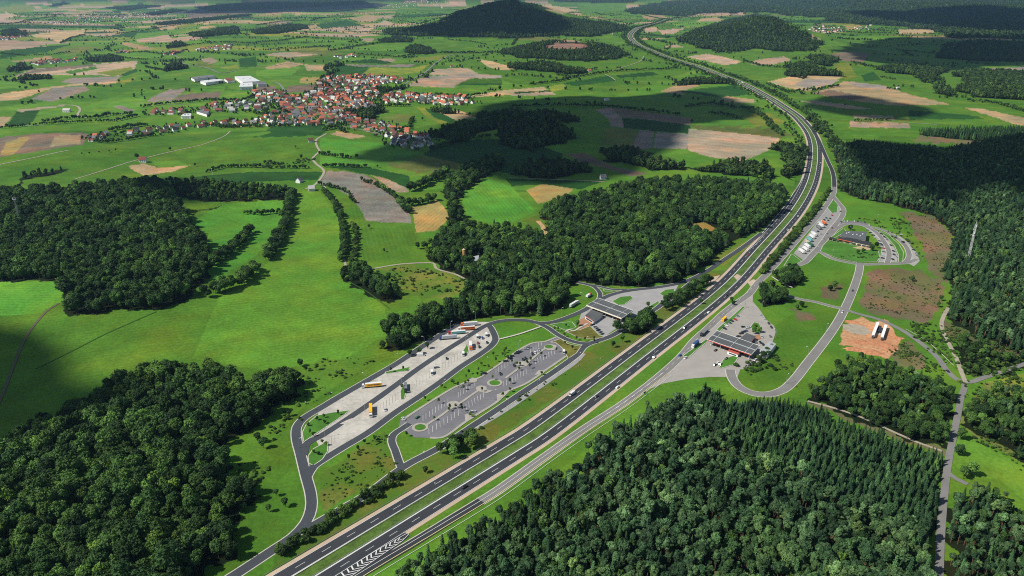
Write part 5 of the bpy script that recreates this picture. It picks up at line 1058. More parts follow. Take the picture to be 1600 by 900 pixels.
# silo, shed, masts
x, y = at(725, 404); t = thing('silo', 'tan cylindrical silo rising from the central wood', 'silo', (x, y, 0)); MB().cyl((0, 0, 0), (0, 0, 12), 1.9, 1.9, 16).build('drum', plain('tan_silo_shell', lin('#cfa565', .75), .6), t); MB().cyl((0, 0, 12), (0, 0, 12.9), 2.0, .5, 16).build('cap', plain('pale_cap', lin('#d8c39a', .75), .6), t)
q = quad([(733,402),(748,399),(747,406),(734,410)], 3.5); o = centre(q); t = thing('shed', 'low pale shed beside the tan silo in the central wood', 'shed', (*o, 0)); q = local(q, o); MB().prism(q, 0, 3.2).build('wall', WHT, t); MB().prism(shrink(q, 1.06), 3.2, 3.5).build('roof', ROOFL, t)
def lattice(name, label, px, hgt, w0, w1, mat, head):
    x, y = at(*px); t = thing(name, label, 'mast', (x, y, float(height(x, y)))); mb = MB(); n = 9
    for k in range(4):
        a = math.pi / 4 + k * math.pi / 2; p = (math.cos(a) * w0, math.sin(a) * w0, 0); q = (math.cos(a) * w1, math.sin(a) * w1, hgt); mb.cyl(p, q, .13, .1, 5)
        for j in range(n):
            b = a + math.pi / 2 * (1 if j % 2 else -1); t0, t1 = j / n, (j + 1) / n; r0 = w0 + (w1 - w0) * t0; r1 = w0 + (w1 - w0) * t1
            mb.cyl((math.cos(a) * r0, math.sin(a) * r0, t0 * hgt), (math.cos(b) * r1, math.sin(b) * r1, t1 * hgt), .07, .07, 4)
    mb.build('lattice', mat, t); head(t, hgt); return t
def head_a(t, h):
    MB().cyl((0, 0, h), (0, 0, h + .3), 2.0, 2.0, 12).build('platform', STEEL, t)
    for k in range(6): a = k * 1.047; MB().box((math.cos(a) * 1.8, math.sin(a) * 1.8, h + 1.7), (.35, .35, 2.4), a).build('antenna', WHT, t)
lattice('lattice_mast', 'grey lattice mast with antenna platform above the upper left wood', (33, 356), 40, 1.5, .8, STEEL, head_a)
def head_b(t, h):
    for k, (dz, a) in enumerate(((-3, .4), (-7, 2.5), (-11, 4.2), (-15, 1.2))): MB().cyl((math.cos(a) * 1.0, math.sin(a) * 1.0, h + dz), (math.cos(a) * 1.5, math.sin(a) * 1.5, h + dz), .8, .9, 10).build('dish', WHT, t)
    MB().cyl((0, 0, h), (0, 0, h + 4), .15, .08, 6).build('spike', WHT, t)
lattice('radio_mast', 'tall white radio mast standing in the dark forest at the right', (1511, 412), 50, 1.3, 1.0, WHT, head_b)
x, y = at(332, 273); t = thing('field_pole', 'thin pale pole at the edge of the dark crop field', 'pole', (x, y, float(height(x, y)))); MB().cyl((0, 0, 0), (0, 0, 11), .3, .2, 6).build('shaft', WHT, t); MB().box((0, 0, 11.2), (1.6, .5, .5)).build('head', WHT, t)
# two long white sheds on the sand yard and the dark rack between
for lab, P in (('left', R6), ('right', R6)):
    pass
Q4 = lambda *P: [z(a, b, 1300, 480) for a, b in P]
for lab, P in (('white long open shed on the sandy yard, left one of the pair', ((555,185),(590,190),(528,345),(495,335))), ('white long open shed on the sandy yard, right one of the pair', ((655,215),(690,222),(640,372),(608,358)))):
    q = quad(Q4(*P), 4.2); o = centre(q); t = thing('salt_shed', lab, 'shed', (*o, .02)); q = local(q, o); MB().prism(q, 3.7, 4.2).build('roof', plain('bright_white_roof', (.8, .8, .8), .5), t); MB().prism(shrink(q, .9), 0, 3.7).build('wall', WHT, t)
    a, b = q[2], q[3]; d = Vector((b[0] - a[0], b[1] - a[1])); MB().box((lerp(a, b, .5)[0], lerp(a, b, .5)[1] - .0, 1.6), (d.length * .7, .5, 2.6), math.atan2(d.y, d.x)).build('opening_shade', DARK, t)  # solid box at the shed end, inner shade put into its dark colour
q = quad(Q4((556,240),(640,258),(622,308),(536,290)), 2.2); o = centre(q); t = thing('canopy', 'dark flat canopy between the two white sheds', 'canopy', (*o, .02)); q = local(q, o); MB().prism(q, 2.0, 2.25).build('roof', SLATE, t)
for p in shrink(q, .9): MB().box((p[0], p[1], 1.), (.25, .25, 2.)).build('post', STEEL, t)
sheet('concrete_slab', Q4((536,300),(612,318),(600,350),(520,335)), .06, CONC)
# excavated ridges and stones on the sandy yard are part of its ground; parked roller beside the shed
for k, (px, py, r, h) in enumerate(((1335,546,9,1.6),(1362,551,11,2.0),(1392,543,8,1.5),(1330,503,7,1.3),(1402,528,6,1.2),(1345,535,10,.7),(1375,537,12,.6))):
    x, y = at(px, py); mb = MB(); rnd = random.Random(k); n = 18; vs = [(0, 0, h)]
    for j, (q, zz) in enumerate(((.35, .8), (.7, .38), (1.05, -.05))): vs += [(r * q * (1 + .25 * rnd.uniform(-1, 1)) * math.cos(6.283 * i / n), r * .55 * q * (1 + .25 * rnd.uniform(-1, 1)) * math.sin(6.283 * i / n), h * (zz + (.15 * rnd.uniform(-1, 1) if j < 2 else 0))) for i in range(n)]
    mb.add(vs, [(0, 1 + i, 1 + (i + 1) % n) for i in range(n)] + [(1 + j*n + i, 1 + (j+1)*n + i, 1 + (j+1)*n + (i+1) % n, 1 + j*n + (i+1) % n) for j in range(2) for i in range(n)])
    o = mb.build('sand_heap', mottled('loose_sand', lin('#cf9068', .62), .3, .3)); o.location = (x, y, .02); o.rotation_euler = (0, 0, rnd.uniform(-.4, .4)); tag(o, ('low', 'broad', 'small', 'little', 'narrow', 'flat', 'long flat')[k] + ' heap of orange sand ' + ('at the lower left rim of the sandy yard', 'at the bottom rim of the sandy yard', 'at the lower right rim of the sandy yard', 'at the upper left rim of the sandy yard', 'at the right rim of the sandy yard', 'left of the middle of the sandy yard', 'in the middle of the sandy yard')[k], 'sand heap', 'sand heaps on the yard')
# street lamps
def make_lamp(h=9.0, arms=1):
    t = thing('street_lamp', '', 'street lamp'); MB().cyl((0, 0, 0), (0, 0, h), .13, .08, 7).build('pole', STEEL, t)
    for k in range(arms):
        s = 1 if k == 0 else -1; MB().cyl((0, 0, h - .1), (s * 1.5, 0, h + .2), .07, .06, 6).build('arm', STEEL, t); MB().box((s * 1.9, 0, h + .22), (1.1, .5, .2), 0, 0, .8).build('lamp_head', WHT, t)
    return t
def dup(root, loc, rz, label=None, group=None, scale=None):
    r = root.copy(); C.objects.link(r); r.location = loc; r.rotation_euler = (0, 0, rz)
    if label: r['label'] = label
    if group: r['group'] = group
    if scale: r.scale = scale
    for ch in root.children:
        c = ch.copy(); C.objects.link(c); c.parent = r
        for g in ch.children: e = g.copy(); C.objects.link(e); e.parent = c
    return r
ORD = ['first', 'second', 'third', 'fourth', 'fifth', 'sixth', 'seventh', 'eighth', 'ninth', 'tenth', 'eleventh', 'twelfth', 'thirteenth', 'fourteenth', 'fifteenth', 'sixteenth', 'seventeenth', 'eighteenth', 'nineteenth', 'twentieth']
L1 = make_lamp(9.0); used = False
LAMPS = [('along the outer lane of the truck park', [(467,700),(482,643),(516,629),(571,598),(619,567.5),(663,540),(704,516),(743,500),(782,492)]), ('along the middle lane of the truck park', [(508,683),(570,643),(628,605),(680,570),(728,540)]), ('on the grass strip above the car park', [(693,609),(765,573),(810,547.5)]), ('inside the car park', [(636,668),(717,648),(772,625),(820,583),(866,556)]), ('along the exit road', [(660,724),(795,640),(840,610),(872,588),(904,566)]), ('around the north petrol station', [(877,494),(910,470),(950,444),(1050,437),(1032,478),(921,540)]), ('along the south services road', [(1306,283),(1308,300),(1190,484),(1212,528),(1164,481),(1280,396),(1299,402),(1440,410),(1370,345),(1330,365)]), ('beside the loop road', [(1228,600),(1262,556),(1290,520)])]
for w, P in LAMPS:
    for k, p in enumerate(P):
        x, y = at(*p); lb = 'slim grey street lamp, %s from the left %s' % (ORD[k], w); rz = .6 + 2.2 * (k % 2)
        if not used: L1.location = (x, y, 0); L1.rotation_euler = (0, 0, rz); L1['label'] = lb; L1['group'] = 'street lamps ' + w; used = True
        else: dup(L1, (x, y, .05), rz, lb, 'street lamps ' + w)
# guard rails along the central reservation and the outer shoulders
def guard_rail(off, lab, n0, n1):
    W = MED[n0:n1]; N = normals(W); Q = W + N * off; t = thing('guard_rail', lab, 'guard rail', (*Q[0], 0)); r = MB(); p = MB(); L = Q - Q[0]; k = len(L); vs = []
    for a, n_ in zip(L, N): vs += [(a[0], a[1], .5), (a[0], a[1], .82), (a[0] + n_[0] * .12, a[1] + n_[1] * .12, .82), (a[0] + n_[0] * .12, a[1] + n_[1] * .12, .5)]
    r.add(vs, [(i*4 + j, i*4 + (j+1) % 4, i*4 + 4 + (j+1) % 4, i*4 + 4 + j) for i in range(k - 1) for j in range(4)]); r.build('rail', STEEL, t)
    for a, n_ in zip(L, N): p.box((a[0] - n_[0] * .1, a[1] - n_[1] * .1, .4), (.16, .16, .8))
    o = p.build('post', STEEL, t); o['kind'] = 'stuff'
nE = int(np.searchsorted(-(-MED[:, 1]), 1e9)) if False else int(np.searchsorted(sA, 1300))
guard_rail(-AR + 1.1, 'steel guard rail on the left side of the grassy central reservation', 0, nE); guard_rail(AR - 1.1, 'steel guard rail on the right side of the grassy central reservation', 0, nE); guard_rail(-ASH - .8, 'steel guard rail along the outer edge of the left carriageway', 0, nE)
# roadside signs
BLUE = plain('sign_blue', lin('#2f5fa8', .8), .5)
def sign(px, w, h, lift_, mat, lab, rz=.75):
    x, y = at(*px); t = thing('road_sign', lab, 'sign', (x, y, float(height(x, y))), rz); MB().box((0, 0, lift_ + h / 2), (w, .12, h)).build('panel', mat, t)
    for s in (-1, 1): MB().cyl((s * w * .35, .1, 0), (s * w * .35, .1, lift_ + h * .9), .06, .06, 6).build('post', STEEL, t)
sign((1007,617), 2.6, 2.0, 1.2, BLUE, 'blue road sign on two posts in the grass beside the slip road'); sign((1022,555), 1.2, .9, .6, WHT, 'small white sign panel between motorway and south forecourt'); sign((680,757), 1.2, 1., .8, WHT, 'small white sign where the chevrons begin'); sign((668,822), 1.0, .8, .6, WHT, 'white marker panel beside the slip road near the chevrons')
sign((1270,199), 3.4, 2.6, 2.0, WHT, 'large white sign beside the motorway bend'); sign((1195,342), 2.4, 2.0, 1.6, WHT, 'white sign at the forest edge left of the motorway'); sign((1478,570), 1.6, .8, .6, WHT, 'white panel beside the access road near the junction'); sign((1163,481), 1.8, 1.2, 4.6, WHT, 'tall white sign frame on the south forecourt'); sign((633,757), 1.2, 1., .6, YELL, 'yellow marker panel at the tip of the concrete shoulder')
sign((939,561), 1.3, .8, .5, WHT, 'small white marker on the dry verge left of the motorway'); sign((904,573), 1.1, .8, .5, WHT, 'small white marker beside the grey paved strip'); sign((1023,550), 1.1, .7, .5, WHT, 'low white marker on the verge right of the motorway')
x, y = at(845, 445)
# ------------------------------------------------------------------ village
TILE = {'orange': mottled('orange_tiles', lin('#bd6c50', .74), .25, .35, .85, 1.2), 'red': mottled('red_tiles', lin('#8f5046', .68), .25, .35, .85, 1.2), 'brown': mottled('brown_tiles', lin('#6a4a40', .75), .25, .35, .85, 1.2), 'grey': mottled('grey_tiles', lin('#7a7a80', .7), .2, .35, .85, 1.2), 'dark': mottled('dark_slates', lin('#44444c', .7), .2, .35, .8, 1.2), 'pale': mottled('pale_sheet_roof', lin('#c9c7c2', .7), .15, .3, .6, .8)}
WALLC = {'white': plain('white_render', (.74, .73, .70), .85), 'cream': plain('pale_cream_render', lin('#ddd0b4', .75), .85), 'beige': plain('beige_render', lin('#b9a88c', .7), .85)}
def house_meshes(L, W, hw, hr):
    a, b = L / 2, W / 2; w = MB().add([(-a,-b,-1.5),(a,-b,-1.5),(a,b,-1.5),(-a,b,-1.5),(-a,-b,hw),(a,-b,hw),(a,b,hw),(-a,b,hw),(-a,0,hw+hr),(a,0,hw+hr)], [(0,1,5,4),(1,2,6,9,5),(2,3,7,6),(3,0,4,8,7)])
    for k in range(3):
        for s in (-1, 1):
            x0 = -a + L * (k + .6) / 3.4
            for zz in ((1.0, 2.2), (3.6, 4.7)): w.add([(x0, s*(b+.02), zz[0]), (x0 + L*.12, s*(b+.02), zz[0]), (x0 + L*.12, s*(b+.02), zz[1]), (x0, s*(b+.02), zz[1])], [(0,1,2,3)] if s < 0 else [(3,2,1,0)], 1)
    wall = w.mesh('wall', [WALLC['white'], GLASS]); a += .5; o = .55; k = hr / b
    r = MB(); t = .22
    for s in (-1, 1): r.add([(-a, s*(b+o), hw-o*k), (a, s*(b+o), hw-o*k), (a, 0, hw+hr), (-a, 0, hw+hr), (-a, s*(b+o), hw-o*k+t), (a, s*(b+o), hw-o*k+t), (a, 0, hw+hr+t), (-a, 0, hw+hr+t)], [(4,5,6,7),(0,3,2,1),(0,1,5,4),(1,2,6,5),(0,4,7,3)] if s < 0 else [(7,6,5,4),(1,2,3,0),(4,5,1,0),(5,6,2,1),(3,7,4,0)])
    ch = MB().box((L*.2, W*.12, hw+hr+.1), (.7, .7, 1.8))
    return wall, r.mesh('roof', [TILE['orange']]), ch.mesh('chimney', [TILE['brown']])
HM = [house_meshes(*a) for a in ((11, 9, 5.2, 4.4), (13, 9.5, 5.6, 4.6), (9.5, 8.5, 4.6, 4.2), (18, 10.5, 5.2, 4.4), (14, 8, 4.2, 3.2))]
AREAS = [ # (phrase, spacing, roofs, polygon)
('in the densest part of the village', 18.5, 'oooorrrbbggd', [(430,154),(470,152),(500,143),(555,150),(585,165),(562,178),(545,190),(500,197),(440,195),(405,187),(440,172)]),
('in the upper end of the village', 24, 'ooorrb', [(517,121),(560,119),(600,120),(632,124),(628,130),(600,131),(585,142),(595,150),(585,156),(540,150),(500,143),(495,132)]),
('in the right arm of the village', 22, 'oorbgdp', [(598,148),(640,147),(700,152),(726,150),(728,157),(740,162),(700,166),(650,161),(600,162)]),
('in the lower right end of the village', 20, 'oorrbg', [(545,190),(570,189),(600,195),(632,204),(668,212),(660,216),(620,214),(600,209),(575,206),(555,203)]),
('in the shaded corner of the village', 20, 'ggdbp', [(604,212),(640,217),(668,216),(674,229),(640,233),(612,226)]),
('in the left arm of the village', 22, 'orbggdp', [(366,193),(415,188),(440,191),(440,197),(400,197),(366,198)]), ('left of the village centre', 25, 'orbggdp', [(397,143),(430,143),(452,154),(440,166),(412,166),(400,152)]),
('by the industrial halls above the village', 27, 'gdpbr', [(330,164),(380,160),(412,163),(418,170),(400,175),(350,176),(310,177)]), ('in the scattered row left of the village', 23, 'orbgdp', [(141,213),(166,211),(166,221),(142,221)]), ('in the scattered row left of the village', 23, 'oorbgdp', [(198,207),(235,202),(300,195),(366,190),(366,196),(300,202),(222,214),(196,213)]), ('beside the village farm buildings', 26, 'rbp', [(236,174),(290,171),(290,178),(240,179)]),
]
RC = {'o': 'orange', 'r': 'red', 'b': 'brown', 'g': 'grey', 'd': 'dark', 'p': 'pale'}
HOUSES = []; occ = []
for ph, sp, roofs, poly in AREAS:
    P = np.array(poly); tries = 0; bx = [at(*p) for p in poly]; x0, x1 = min(p[0] for p in bx), max(p[0] for p in bx); y0, y1 = min(p[1] for p in bx), max(p[1] for p in bx)
    while tries < 9000:
        tries += 1; x = RS.uniform(x0, x1); y = RS.uniform(y0, y1); zz = float(height(x, y)); px, py = project(x, y, zz)
        if not inpoly(np.array([float(px)]), np.array([float(py)]), poly)[0]: continue
        if any(abs(x - o[0]) < sp and (x - o[0]) ** 2 + (y - o[1]) ** 2 < sp * sp for o in occ): continue
        occ.append((x, y)); HOUSES.append((x, y, zz, ph, roofs))
HOUSES.sort(key=lambda h: math.hypot(h[0], h[1]))
def put_house(h, i):
    x, y, zz, ph, roofs = h; rc = RC[RS.choice(roofs)]; wc = RS.choice(['white', 'white', 'white', 'cream', 'beige']); m = HM[RS.choice([0, 0, 1, 1, 2, 2, 3, 4])]; rz = .5 * math.sin(x / 140) + .4 * math.sin(y / 90) + RS.choice([0, 0, math.pi / 2]) + RS.uniform(-.12, .12)
    t = thing('house', '%s house with %s gabled roof %s' % (wc, {'orange': 'orange tiled', 'red': 'dark red tiled', 'brown': 'brown tiled', 'grey': 'grey', 'dark': 'dark slate', 'pale': 'pale'}[rc], ph), 'house', (x, y, zz), rz, 'houses ' + ph)
    s = RS.uniform(.8, 1.05); t.scale = (s, s, s); link('wall', m[0], t, WALLC[wc]); r = link('roof', m[1], t, TILE[rc]); link('chimney', m[2], r)
for i, h in enumerate(HOUSES[:300]): put_house(h, i)
# far villages: too small to tell the houses apart
def far_village(label, poly, n, roofs='ooorrbgp', pre=None):
    mb = MB(); P = np.array(poly) if poly else None; c = 0; mats = [TILE[k] for k in ('orange', 'red', 'brown', 'grey', 'pale')] + [WALLC['white']]; pts = []
    if pre: n = len(pre)
    while c < n:
        if pre: x, y, zz = pre[c][:3]
        else:
            px = RS.uniform(P[:, 0].min(), P[:, 0].max()); py = RS.uniform(P[:, 1].min(), P[:, 1].max())
            if not inpoly(np.array([px]), np.array([py]), poly)[0]: continue
            x, y = at(px, py); zz = float(height(x, y))
        c += 1; rz = RS.uniform(0, 3.1); L, W, hw, hr = RS.uniform(10, 17), RS.uniform(9, 12), 5.5, 4.5
        pts.append((x + RS.uniform(-16, 16), y + RS.uniform(-16, 16)))
        mb.box((x, y, zz + hw / 2), (L, W, hw), rz, 5); ca, sa = math.cos(rz), math.sin(rz); k = 'orbgp'.find(RS.choice(roofs))
        lv = [(-L/2-.5, -W/2-.5, hw), (L/2+.5, -W/2-.5, hw), (L/2+.5, W/2+.5, hw), (-L/2-.5, W/2+.5, hw), (-L/2-.5, 0, hw+hr), (L/2+.5, 0, hw+hr)]
        mb.add([(x + a*ca - b*sa, y + a*sa + b*ca, zz + q) for a, b, q in lv], [(0,1,5,4), (2,3,4,5), (1,2,5), (3,0,4)], max(k, 0))
    o = mb.build('distant_village', mats); tag(o, label, 'village', kind='stuff')
    return [(x, y, float(height(x, y)), RS.uniform(.5, .8), RS.uniform(.45, .7), 0, RS.randrange(3)) for x, y in pts if RS.random() < .6]
VT = []
for a in [('distant village spread along the far left valley', [(72,38),(130,22),(180,18),(282,17),(250,29),(190,31),(110,38)], 230), ('distant hamlet at the far left edge', [(-20,62),(40,50),(52,56),(10,63)], 70), ('row of distant roofs above the industrial halls', [(308,77),(362,70),(362,77),(310,80)], 34), ('small distant hamlet at the left', [(36,101),(80,95),(122,90),(118,96),(60,103)], 32, 'orbbr'), ('distant town on the top edge left of the cone hill', [(585,11),(640,2),(690,0),(690,6),(640,11),(590,14)], 130), ('distant hamlet at the foot of the cone hill', [(738,16),(770,5),(778,9),(748,17)], 40), ('bright hamlet behind the round hill', [(1262,43),(1290,38),(1312,41),(1318,47),(1290,53),(1265,50)], 42), ('scattered houses right of the bright hamlet', [(1330,43),(1362,40),(1360,46),(1335,47)], 12), ('pale town on the far horizon at the top left', [(300,4),(370,-1),(380,1),(330,5)], 50), ('distant farm rows along the tree belt', [(250,86),(275,80),(290,82),(260,88)], 14), ('farms between the fields above the village', [(520,88),(550,85),(560,89),(530,92)], 10), ('scattered farms at the far left', [(180,82),(200,80),(205,83),(185,85)], 10)]: VT += far_village(*a)
print('houses', len(HOUSES))
if len(HOUSES) > 300: far_village('farther houses of the village behind the individual ones', None, 0, pre=HOUSES[300:])
stuff_trees('garden_trees', 'garden trees among the distant village roofs', 'far', VT)
# village trees between the houses
vt = []
for ph, sp, roofs, poly in AREAS:
    P = np.array(poly); bx = [at(*p) for p in poly]; x0, x1 = min(p[0] for p in bx) - 25, max(p[0] for p in bx) + 25; y0, y1 = min(p[1] for p in bx) - 25, max(p[1] for p in bx) + 25
    for _ in range(int((x1 - x0) * (y1 - y0) / 290)):
        x = RS.uniform(x0, x1); y = RS.uniform(y0, y1)
        if any((x - o[0]) ** 2 + (y - o[1]) ** 2 < 81 for o in occ) or not any((x - o[0]) ** 2 + (y - o[1]) ** 2 < 900 for o in occ): continue
        vt.append((x, y, float(height(x, y)), RS.uniform(.35, .7), RS.uniform(.35, .65), RS.uniform(0, 6), RS.randrange(3)))
stuff_trees('garden_trees', 'garden trees between the village houses', 'far', vt)
# church
x, y = at(580, 173); zz = float(height(x, y)); t = thing('church', 'pale church with grey roof and pointed spire among dark trees in the village', 'church', (x, y, zz), .15)
w, r, c = house_meshes(26, 13, 9, 7); link('wall', w, t, WALLC['cream']); link('roof', r, t, TILE['grey']); MB().box((-14, 0, 11), (6.5, 6.5, 22)).build('tower', WALLC['white'], t); MB().cyl((-14, 0, 22), (-14, 0, 38), 4.4, .1, 8).build('spire', TILE['dark'], t)
# industrial halls
Z3 = lambda *P: [z(a, b, 280, 100) for a, b in P]
for lab, P, hz, rm in (('long white hall with dark roof lights, leftmost of the industrial halls', ((145,168),(400,130),(450,152),(190,195)), 8, 'grey'), ('bright white hall, front left of the industrial estate', ((262,212),(480,182),(562,198),(330,236)), 8, 'pale'), ('wide white hall, right part of the industrial estate', ((690,152),(880,145),(1010,215),(790,228)), 9, 'pale'), ('brightest square white hall in front of the industrial estate', ((765,232),(908,226),(918,280),(748,288)), 9, 'pale'), ('grey hall at the right end of the industrial estate', ((965,222),(1060,218),(1090,250),(975,256)), 8, 'grey'), ('low hall with reddish roof in the industrial estate', ((560,180),(640,172),(690,200),(600,212)), 7, 'red'), ('pale barn in the row left of the village', ((60,618),(150,612),(140,648),(20,650)), 6, 'pale'), ('second pale barn in the row left of the village', ((215,590),(320,560),(370,590),(340,625)), 6, 'grey')):
    g = [at(*p) for p in Z3(*P)]; o = centre(g); zz = float(height(*o)); k = hz / H
    q = local([(p[0] * (1 - k), p[1] * (1 - k)) for p in g], (o[0] * (1 - k), o[1] * (1 - k))); t = thing('industrial_hall', lab, 'hall', (o[0] * (1 - k), o[1] * (1 - k), zz))
    MB().prism(q, -1, hz - .6).build('wall', WALLC['white'], t); MB().prism(shrink(q, 1.02), hz - .6, hz).build('roof', plain('white_hall_roof', (.55, .56, .56), .6) if rm == 'pale' else TILE[rm], t)
    a, b = q[3], q[2]; d = Vector((b[0] - a[0], b[1] - a[1])); r = math.atan2(d.y, d.x)
    for j in (.25, .5, .75): p = lerp(a, b, j); MB().box((p[0], p[1], 2.2), (5, .4, 4.4), r).build('gate', STEEL, t)
    for j in (.3, .7): p = lerp(lerp(q[0], q[1], j), lerp(q[3], q[2], j), .5); MB().box((p[0], p[1], hz + .4), (4, 2, .9), r).build('roof_light', GLASS, t)
# barns in the fields
for lab, px, dims, rz, rc in (('barn with bright red roof beside a big round tree in the left meadow', (224, 253), 1, .1, 'red'), ('pale shed roof at the end of the farm track', (468, 285), 2, 1.2, 'grey'), ('small white-roofed shed on the farm track corner', (487, 298), 2, .3, 'pale'), ('small grey field hut by the dark fields', (942, 280), 2, .2, 'grey'), ('pale farm sheds beside the white bent track', (105, 175), 3, 0, 'pale'), ('little red-roofed hut at the bend of the farm track', (486, 222), 2, .3, 'brown'), ('lonely white shed in the shaded field', (948, 157), 4, .4, 'pale'), ('red-roofed hut between fields right of the village', (706, 105), 2, .2, 'red'), ('farmhouse on the tree-lined lane below the quarry hill', (921, 112), 1, .2, 'orange'), ('white hut among bushes on the tan field at the right', (1402, 140), 2, .2, 'pale')):
    x, y = at(*px); m = HM[dims]; t = thing('barn', lab, 'barn', (x, y, float(height(x, y))), rz); link('wall', m[0], t, WALLC['white']); link('roof', m[1], t, TILE[rc])
# ------------------------------------------------------------------ vehicles
TYRE = plain('tyre_rubber', (.02, .02, .02), .8); RIM = plain('rim_metal', (.4, .4, .42), .35, .7)
PAINT = {k: plain('paint_' + k, v, .28, 0, .5) for k, v in dict(black=(.012, .012, .014), white=(.66, .66, .65), silver=(.42, .44, .46), grey=(.16, .17, .18), blue=(.03, .07, .22), red=(.42, .02, .02), darkred=(.2, .02, .02), green=(.03, .12, .06), orange=(.72, .16, .03), yellow=(.85, .42, .01), teal=(.15, .38, .36), beige=(.5, .45, .36)).items()}
def hx(mb, P0, P1, m=0): mb.add(P0 + P1, [(0,3,2,1),(4,5,6,7),(0,1,5,4),(1,2,6,5),(2,3,7,6),(3,0,4,7)], m)
def rect(x0, x1, w, z): return [(x0, -w/2, z), (x1, -w/2, z), (x1, w/2, z), (x0, w/2, z)]
def wheel(x, y, r=.33, w=.22):
    mb = MB().cyl((x, y - w/2, r), (x, y + w/2, r), r, r, 14); return mb
def car_meshes(L, W, Hh, hood, trunk):
    a = L / 2; b = MB(); hx(b, rect(-a, a, W*.94, .28), rect(-a - .0, a, W, .62)); hx(b, rect(-a, a, W, .62), rect(-a + .08, a - .12, W*.9, .92)); 
    g0, g1 = -a + trunk, a - hood; gl = MB(); hx(gl, rect(g0, g1, W*.88, .915), rect(g0 + .45, g1 - .75, W*.70, Hh - .05)); hx(b, rect(g0 + .42, g1 - .72, W*.72, Hh - .07), rect(g0 + .5, g1 - .82, W*.66, Hh))
    li = [MB().box((a - .06, s * W * .34, .68), (.16, .36, .16)) for s in (-1, 1)]
    return b.mesh('body', [PAINT['black']]), gl.mesh('windows', [GLASS]), [wheel(s * a * .6, t * (W/2 - .1)).mesh('wheel', [TYRE]) for s in (-1, 1) for t in (-1, 1)], [k.mesh('headlight', [WHT]) for k in li]
CM = {'hatchback': car_meshes(4.1, 1.8, 1.5, 1.0, .15), 'saloon': car_meshes(4.7, 1.85, 1.45, 1.15, .75), 'estate car': car_meshes(4.75, 1.85, 1.52, 1.1, .12), 'van': None}
def put_car(px, py, vec, color, label, kind=None, group=None, z=.1):
    kind = kind or RS.choice(['hatchback', 'saloon', 'estate car']); x, y = at(px, py); x2, y2 = at(px + vec[0], py + vec[1]); zz = float(height(x, y)) + float(lift(y)) + z
    b, g, wl, hl = CM[kind]; t = thing('car', label, 'car', (x, y, zz), math.atan2(y2 - y, x2 - x), group); link('body', b, t, PAINT[color]); link('windows', g, t)
    for w in wl: link('wheel', w, t)
    for w in hl: link('headlight', w, t)
    return t
def put_van(px, py, vec, color, label, L=6.4, z=.1, group=None):
    x, y = at(px, py); x2, y2 = at(px + vec[0], py + vec[1]); t = thing('van', label, 'van', (x, y, float(height(x, y)) + float(lift(y)) + z), math.atan2(y2 - y, x2 - x), group); a = L / 2
    b = MB(); hx(b, rect(-a, a - 1.5, 2.1, .4), rect(-a, a - 1.6, 2.05, 2.7)); hx(b, rect(a - 1.5, a, 2.0, .4), rect(a - 1.5, a - .1, 1.95, 1.25)); b.build('body', PAINT[color], t)
    g = MB(); hx(g, rect(a - 1.5, a - .2, 1.9, 1.25), rect(a - 1.5, a - .95, 1.7, 2.2)); g.build('windscreen', GLASS, t)
    for s in (-1, 1):
        for k in (-1, 1): wheel(s * a * .6, k * .92, .36).build('wheel', TYRE, t)
def put_truck(px, py, vec, cab, box, label, L=13.6, z=.1, side=None, hb=2.75, cabin=True, group=None):
    x, y = at(px, py); x2, y2 = at(px + vec[0], py + vec[1]); t = thing('truck' if cabin else 'trailer', label, 'truck' if cabin else 'trailer', (x, y, float(height(x, y)) + float(lift(y)) + z), math.atan2(y2 - y, x2 - x), group)
    T = L + (3.0 if cabin else 0); f = T / 2; r0 = -T / 2
    b = MB().box((r0 + L/2, 0, 1.15 + hb/2), (L, 2.55, hb)); b.build('trailer_body', PAINT[side or box], t); MB().box((r0 + L/2, 0, 1.15 + hb + .03), (L - .1, 2.45, .06)).build('trailer_roof', PAINT[box if side else 'white'], t)
    MB().box((r0 + L/2, 0, .95), (L - .4, 1.1, .36)).build('chassis', DARK, t)
    if side == 'yellow' or side == 'orange':
        for s in (-1, 1):
            m = MB(); k = r0 + 1.6
            while k < r0 + L - 2: wd = .35 + .35 * RS.random(); m.box((k, s * 1.285, 2.7), (wd, .02, .9)); k += wd + .22
            m.build('lettering', plain('dark_lettering', (.05, .04, .04), .6), t)
    if cabin:
        c = MB(); hx(c, rect(f - 2.3, f, 2.5, .55), rect(f - 2.3, f - .08, 2.5, 2.0)); hx(c, rect(f - 2.3, f - .08, 2.5, 2.0), rect(f - 2.25, f - .5, 2.3, 3.5)); c.build('cab', PAINT[cab], t)
        w = MB(); w.add([(f - .07, -1.1, 2.05), (f - .07, 1.1, 2.05), (f - .37, 1.05, 3.0), (f - .37, -1.05, 3.0)], [(0,1,2,3)]); hx(w, rect(f - 1.6, f - .5, 2.52, 2.05), rect(f - 1.6, f - .62, 2.44, 2.8)); w.build('windscreen', GLASS, t)
        xs = [f - 1.2, f - 4.6, r0 + 1.4, r0 + 2.7, r0 + 4.0]
    else: xs = [r0 + 1.4, r0 + 2.7, f - 2.]
    for q in xs:
        for s in (-1, 1): wheel(q, s * 1.08, .5, .32).build('wheel', TYRE, t)
    return t
NP = 'on the north truck park'
put_truck(581, 605, (-10, .9), 'white', 'white', 'yellow-sided lorry with white roof parked crosswise ' + NP, side='yellow'); put_truck(579.5, 645, (.1, 10), 'white', 'yellow', 'all-yellow lorry with white cab, below the other yellow lorry ' + NP, side='yellow')
